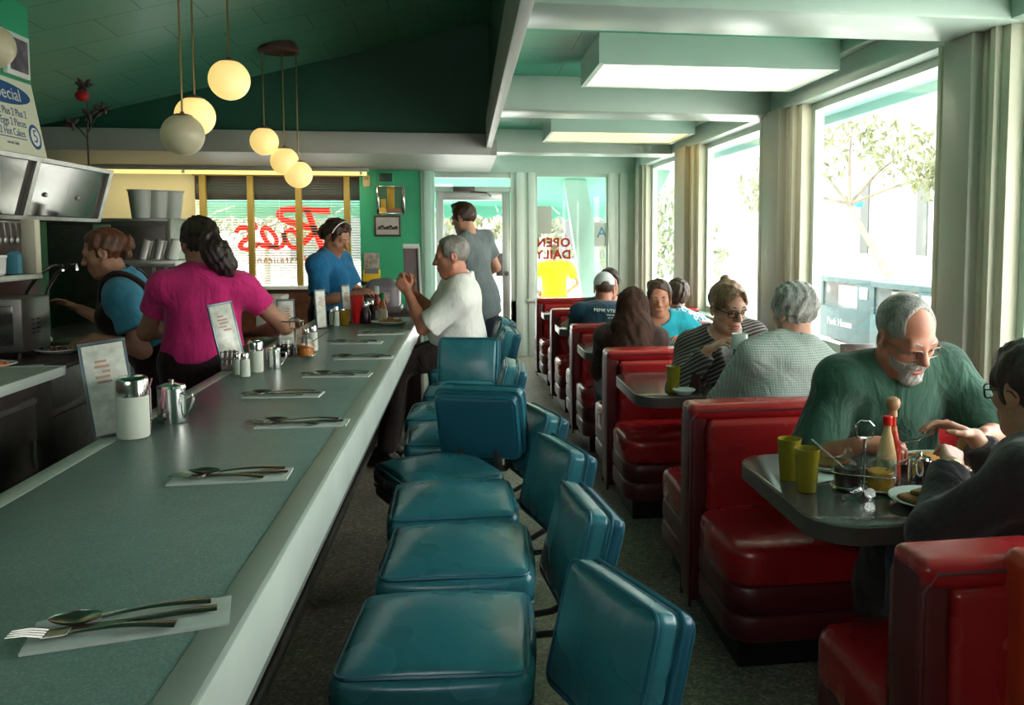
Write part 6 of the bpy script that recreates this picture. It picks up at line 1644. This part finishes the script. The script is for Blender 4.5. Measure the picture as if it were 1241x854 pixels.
o = tag(MB().cushion((0, 0, 0), (.032, .022, .016), .014, (0, 0, .003)).build('bread_piece', M['toast'], None, Vector(green_man.arms[1]['W'] + green_man.arms[1]['d'] * .11 + A3((.0, -.02, .0)))), 'piece of toast held by the man in green', 'toast')
# second table
tumbler(.985, 3.93, TZ, .036, .125, 'ywall', 'yellow tumbler beside the brown mug on the second table', group=None, fill=.8)
def mug(x, y, z, r, h_, m, label, rz):
    t = thing('mug', label, 'mug', (x, y, z), rz)
    MB().lathe([(r * .9, 0), (r, .006), (r, h_ - .004), (r * .98, h_), (r * .9, h_ - .002), (r * .88, .01), (0, .008)], 26, caps=False).build('cup', M[m], t)
    MB().tube([(r * .95, 0, h_ * .8), (r * 1.6, 0, h_ * .76), (r * 1.72, 0, h_ * .5), (r * 1.5, 0, h_ * .24), (r * .95, 0, h_ * .2)], .006, 8).build('handle', M[m], t)
M['brownmug'] = mat('brown_stoneware', (.045, .022, .018), .25)
mug(1.085, 3.95, TZ, .042, .10, 'brownmug', 'dark brown mug next to the yellow tumbler on the second table', .0)
plate_obj((1.02, 3.86, TZ), .055, 'little saucer of crumbs on the second table corner')
mug(1.262, 3.775, .970, .037, .072, 'china', 'white cup held up by the woman with glasses', 1.0)
t = thing('menu_card', 'dark-framed menu on the second table against the window', 'menu', (1.98, 4.05, TZ), math.radians(-10))
MB().box((0, 0, .10), (.17, .02, .20), .004, (math.radians(-8), 0, 0)).build('backing', M['dksteel'], t); MB().box((0, -.012, .10), (.14, .008, .16), .002, (math.radians(-8), 0, 0)).build('print', mat('brown_menu_print', (.14, .07, .06), .4, var=.8, vs=20), t)
# shirt print on the man in the cap
cm = cap_man; O_ = cm.P + cm.a * .33 * 1.0 - cm.ff * .158
R_ = Matrix(((cm.r[0], cm.a[0], -cm.ff[0], 0), (cm.r[1], cm.a[1], -cm.ff[1], 0), (cm.r[2], cm.a[2], -cm.ff[2], 0), (0, 0, 0, 1)))
tx = [text_mesh('w', s_, z_, M['signwhite'], None, M=R_ @ Matrix.Translation((u, v, 0)), depth=.004) for s_, z_, u, v in (('MIMK VTIMM', .038, .01, 0), ('imm mimn', .022, .05, -.035), ('mi mnim', .022, .05, -.06))]
ob = join_meshes('shirt_print', tx, None, cm.root); ob.location = Vector(O_ - A3(cm.root.location))
# ------------------------------------------------------------------ outside
M['asphalt'] = mat('sunlit_asphalt', (.42, .41, .38), .9, var=.15, vs=1.5)
struct(MB().bx(-40, 60, -30, 80, -.22, -.13).build('ground', M['concrete'], None))
M['awning'] = glasspaint('green_awning_canvas', (.20, .42, .34), .5)
def awning(x0, x1, label, dz=0.0):
    t = thing('awning', label, 'awning', ((x0 + x1) / 2, 10.6, 2.32 + dz), 0, 'green street awnings')
    h = (x1 - x0) / 2
    b = MB(); b.grid([[Vector((-h, 0, 0)), Vector((h, 0, 0))], [Vector((-h, 1.05, -.42)), Vector((h, 1.05, -.42))]]); b.grid([[Vector((-h, 0, .012)), Vector((h, 0, .012))], [Vector((-h, 1.05, -.408)), Vector((h, 1.05, -.408))]], flip=True)
    b.build('canvas', M['awning'], t)
    n = max(3, round((x1 - x0) / .26)); b = MB(); rows = [[], []]
    for i in range(n * 8 + 1):
        x = -h + 2 * h * i / (n * 8); s = abs(math.sin(PI * (i % 8) / 8)) if i % 8 else 0
        rows[0].append(Vector((x, 1.05, -.41))); rows[1].append(Vector((x, 1.06, -.56 - .05 * s)))
    b.grid(rows); b.grid([[p + Vector((0, .008, 0)) for p in r] for r in rows], flip=True); b.build('valance', M['awning'], t)
    for s in (-.55, .55): MB().tube([(s * h, .05, -.55), (s * h, 1.02, -.43)], .012, 6).build('strut', M['white'], t)
awning(-3.6, -1.0, 'green scalloped awning outside the blind window'); awning(-.7, .72, 'green scalloped awning outside the glass door', .02); awning(.76, 2.6, 'green scalloped awning outside the OPEN DAILY window')
t = thing('slanted_column', 'pale slanted column outside the street window', 'column', (1.30, 10.87, -.13))
b = MB(); b.prism([(.33, 0), (.67, 0), (.20, 2.6), (-.08, 2.6)], Matrix(((1, 0, 0, 0), (0, 0, 1, 0), (0, 1, 0, 0), (0, 0, 0, 1))), .16); b.build('shaft', mat('pale_aqua_column', (.42, .60, .54), .5), t)
b = MB(); b.box((.50, .08, .03), (.50, .3, .06), .005); b.build('base', M['concrete'], t)
tag(MB().box((0, 0, .05), (1.3, .40, .06), .01).box((-.5, 0, -.30), (.08, .36, .64), .005).box((.5, 0, -.30), (.08, .36, .64), .005).build('street_bench', M['concrete'], None, (1.2, 11.62, .49)), 'pale street bench under the person in yellow', 'bench')
# street trees
M['leafg'] = mat('sunlit_leaves', (.115, .13, .06), .7, var=.5, vs=3); M['leafd'] = mat('hedge_leaves', (.15, .19, .11), .7, var=.5, vs=4); M['bark'] = mat('pale_bark', (.13, .11, .08), .8, var=.3, vs=8)
def tree(name, label, base, trunk, blobs, n, ls, seed, m, r0=.09, cat='tree'):
    t = thing(name, label, cat, base)
    b = MB(); b.tube([Vector(p) for p in trunk], [r0 * (1 - .6 * i / (len(trunk) - 1)) for i in range(len(trunk))], 10)
    for c, r in blobs: b.tube([Vector(trunk[-1]) * .8 + Vector(trunk[-2]) * .2, Vector(c) * .6 + Vector(trunk[-1]) * .4, Vector(c)], [r0 * .4, r0 * .25, r0 * .1], 6)
    b.build('trunk', M['bark'], t)
    rr = random.Random(seed); b = MB(); V = []; F = []
    for c, r in blobs:
        for k in range(n):
            d = Vector((rr.gauss(0, 1), rr.gauss(0, 1), rr.gauss(0, 1))).normalized() * r * rr.random() ** .45; p = Vector(c) + Vector((d.x, d.y, d.z * .75))
            R = Euler((rr.random() * 6, rr.random() * 6, rr.random() * 6)).to_matrix(); s = ls * rr.uniform(.6, 1.3); i0 = len(V)
            V += [p + R @ Vector(q) for q in ((-s, 0, 0), (0, -s * .4, .1 * s), (s, 0, 0), (0, s * .4, .1 * s))]; F.append((i0, i0 + 1, i0 + 2, i0 + 3))
    me = bpy.data.meshes.new('foliage'); me.from_pydata(V, [], F); b.bm.free(); finish('foliage', me, m, t, smooth=False)
tree('street_tree', 'slim leaning street tree with sparse pale foliage outside the big window', (7.0, 12.9, -.13), [(0, 0, 0), (-.05, .2, .9), (-.25, .8, 1.7), (-.35, 1.3, 2.3)], [((-.9, 1.6, 3.0), .75), ((.3, .6, 3.0), .8), ((-.3, 1.2, 3.6), .8), ((.7, .1, 2.6), .6), ((-1.3, 2.6, 2.5), .6)], 260, .085, 5, M['leafg'])
tree('street_tree', 'leafy street tree seen through the glass door', (.1, 19, -.13), [(0, 0, 0), (.05, 0, 1.0), (0, 0, 1.9)], [((-.6, 0, 2.3), 1.0), ((.7, .2, 2.3), 1.0), ((0, 0, 2.9), 1.1), ((1.4, .3, 1.7), .8)], 300, .12, 6, M['leafg'])
tree('street_tree', 'hazy street tree beyond the blind window', (-5.0, 22, -.13), [(0, 0, 0), (.05, 0, 1.0), (0, 0, 2.0)], [((-1.0, 0, 2.3), 1.2), ((1.0, .2, 2.1), 1.1), ((0, 0, 3.0), 1.2)], 300, .13, 7, M['leafg'])
tree('street_hedge', 'green hedge across the street behind the corner window', (4.6, 21, -.13), [(0, 0, 0), (0, 0, .5), (0, 0, .9)], [((-1.4, 0, .9), .9), ((0, 0, 1.2), 1.0), ((1.3, 0, 1.0), .9), ((-.3, 0, 2.4), 1.2), ((.9, .2, 2.0), 1.0)], 300, .12, 8, M['leafd'], cat='hedge')
# buildings across the street
M['stucco'] = mat('sunlit_stucco', (.34, .335, .30), .9, var=.06, vs=1); M['slotgrey'] = mat('grey_window_slot', (.062, .07, .068), .5); M['dkglass'] = mat('dark_shop_window', (.026, .028, .04), .2)
def building(label, x0, x1, y0, y1, h, opens, axis):
    t = thing('street_building', label, 'building', ((x0 + x1) / 2, (y0 + y1) / 2, -.13), 0, 'buildings across the street')
    cx, cy = (x0 + x1) / 2, (y0 + y1) / 2
    MB().bx(x0 - cx, x1 - cx, y0 - cy, y1 - cy, 0, h).build('walls', M['stucco'], t)
    MB().bx(x0 - cx - .12, x1 - cx + .12, y0 - cy - .12, y1 - cy + .12, h, h + .25).build('parapet', M['white'], t)
    for (a, c, z0, z1, nm, m) in opens:
        b = MB()
        if axis == 'x': b.bx(x0 - cx - .05, x0 - cx + .02, a - cy, c - cy, z0, z1)
        else: b.bx(a - cx, c - cx, y0 - cy - .05, y0 - cy + .02, z0, z1)
        b.build(nm, M[m], t)
# facade facing the diner windows (x = 14)
building('white stucco building with tall grey window slots across the side street', 14.0, 22, 19.5, 34, 7.0, [(24.2, 24.8, 1.0, 3.4, 'window', 'slotgrey'), (21.3, 21.9, 1.0, 3.4, 'window', 'slotgrey'), (28.0, 28.6, 1.0, 3.4, 'window', 'slotgrey')], 'x')
building('pale shop building with dark windows and a grey door behind the leaning tree', 14.0, 22, 6.0, 19.2, 5.2, [(16.7, 18.2, 1.7, 3.0, 'window', 'slotgrey'), (14.5, 15.9, 1.7, 3.0, 'window', 'dkglass'), (16.6, 18.2, .1, 1.65, 'door', 'slotgrey'), (9.5, 12.5, 1.2, 2.9, 'window', 'slotgrey')], 'x')
building('long pale building beyond the front street', -20, 11, 30, 38, 4.5, [(-12, -9, .8, 2.6, 'window', 'slotgrey'), (-6, -3, .8, 2.6, 'window', 'slotgrey'), (-1, .4, .1, 2.3, 'door', 'slotgrey'), (3, 6, .8, 2.6, 'window', 'slotgrey')], 'y')
# newspaper boxes on the pavement
M['boxgreen'] = mat('teal_newspaper_box', (.036, .078, .082), .5, var=.15, vs=8); M['boxgrey'] = mat('pale_box_end', (.55, .6, .56), .5)
def newsbox(x, y, lb, txt):
    t = thing('newspaper_box', lb, 'newspaper box', (x, y, -.13), math.radians(-90 + 4), 'newspaper boxes')
    # local -Y is the front, facing the window wall; X runs along the street
    MB().bx(-.62, .62, -.30, .30, .30, .72, .01).build('lower_case', M['boxgreen'], t)
    b = MB(); b.bx(-.62, .62, -.30, .30, 1.03, 1.10, .01).bx(-.62, -.54, -.30, .30, .72, 1.03).bx(.32, .62, -.30, .30, .72, 1.03).bx(-.54, .32, .22, .30, .72, 1.03); b.build('upper_case', M['boxgreen'], t)
    MB().bx(-.54, .32, -.285, -.275, .72, 1.03).build('window', M['glass'], t); MB().bx(-.5, .28, -.1, .2, .72, .98).build('newspapers', M['signwhite'], t)
    MB().bx(.40, .56, -.315, -.30, .86, 1.0, .004).build('coin_plate', M['boxgrey'], t)
    MB().bx(-.5, -.4, -.2, .2, 0, .30).bx(.4, .5, -.2, .2, 0, .30).build('leg', M['dksteel'], t)
    text_mesh('lettering', txt, .13, M['signwhite'], t, M=Matrix.Translation((-.1, -.302, .52)) @ Matrix(((1, 0, 0, 0), (0, 0, -1, 0), (0, 1, 0, 0), (0, 0, 0, 1))))
newsbox(5.0, 10.05, 'teal newspaper box lettered in white outside the big window', 'Park House'); newsbox(5.0, 8.65, 'teal newspaper box nearer along the pavement, behind the man in green', 'Park House')
t = thing('street_sign', 'blue street-name sign on a thin pole outside the big window', 'street sign', (7.5, 15.6, -.13))
MB().cyl((0, 0, 0), (0, 0, 2.2), .03).build('pole', M['white'], t); MB().box((0, 0, 2.05), (.04, .6, .16), .004, (0, 0, -.5)).box((0, 0, 2.25), (.04, .3, .16), .004, (0, 0, .9)).build('name_plate', mat('sign_cyan', (.03, .16, .24), .5), t)
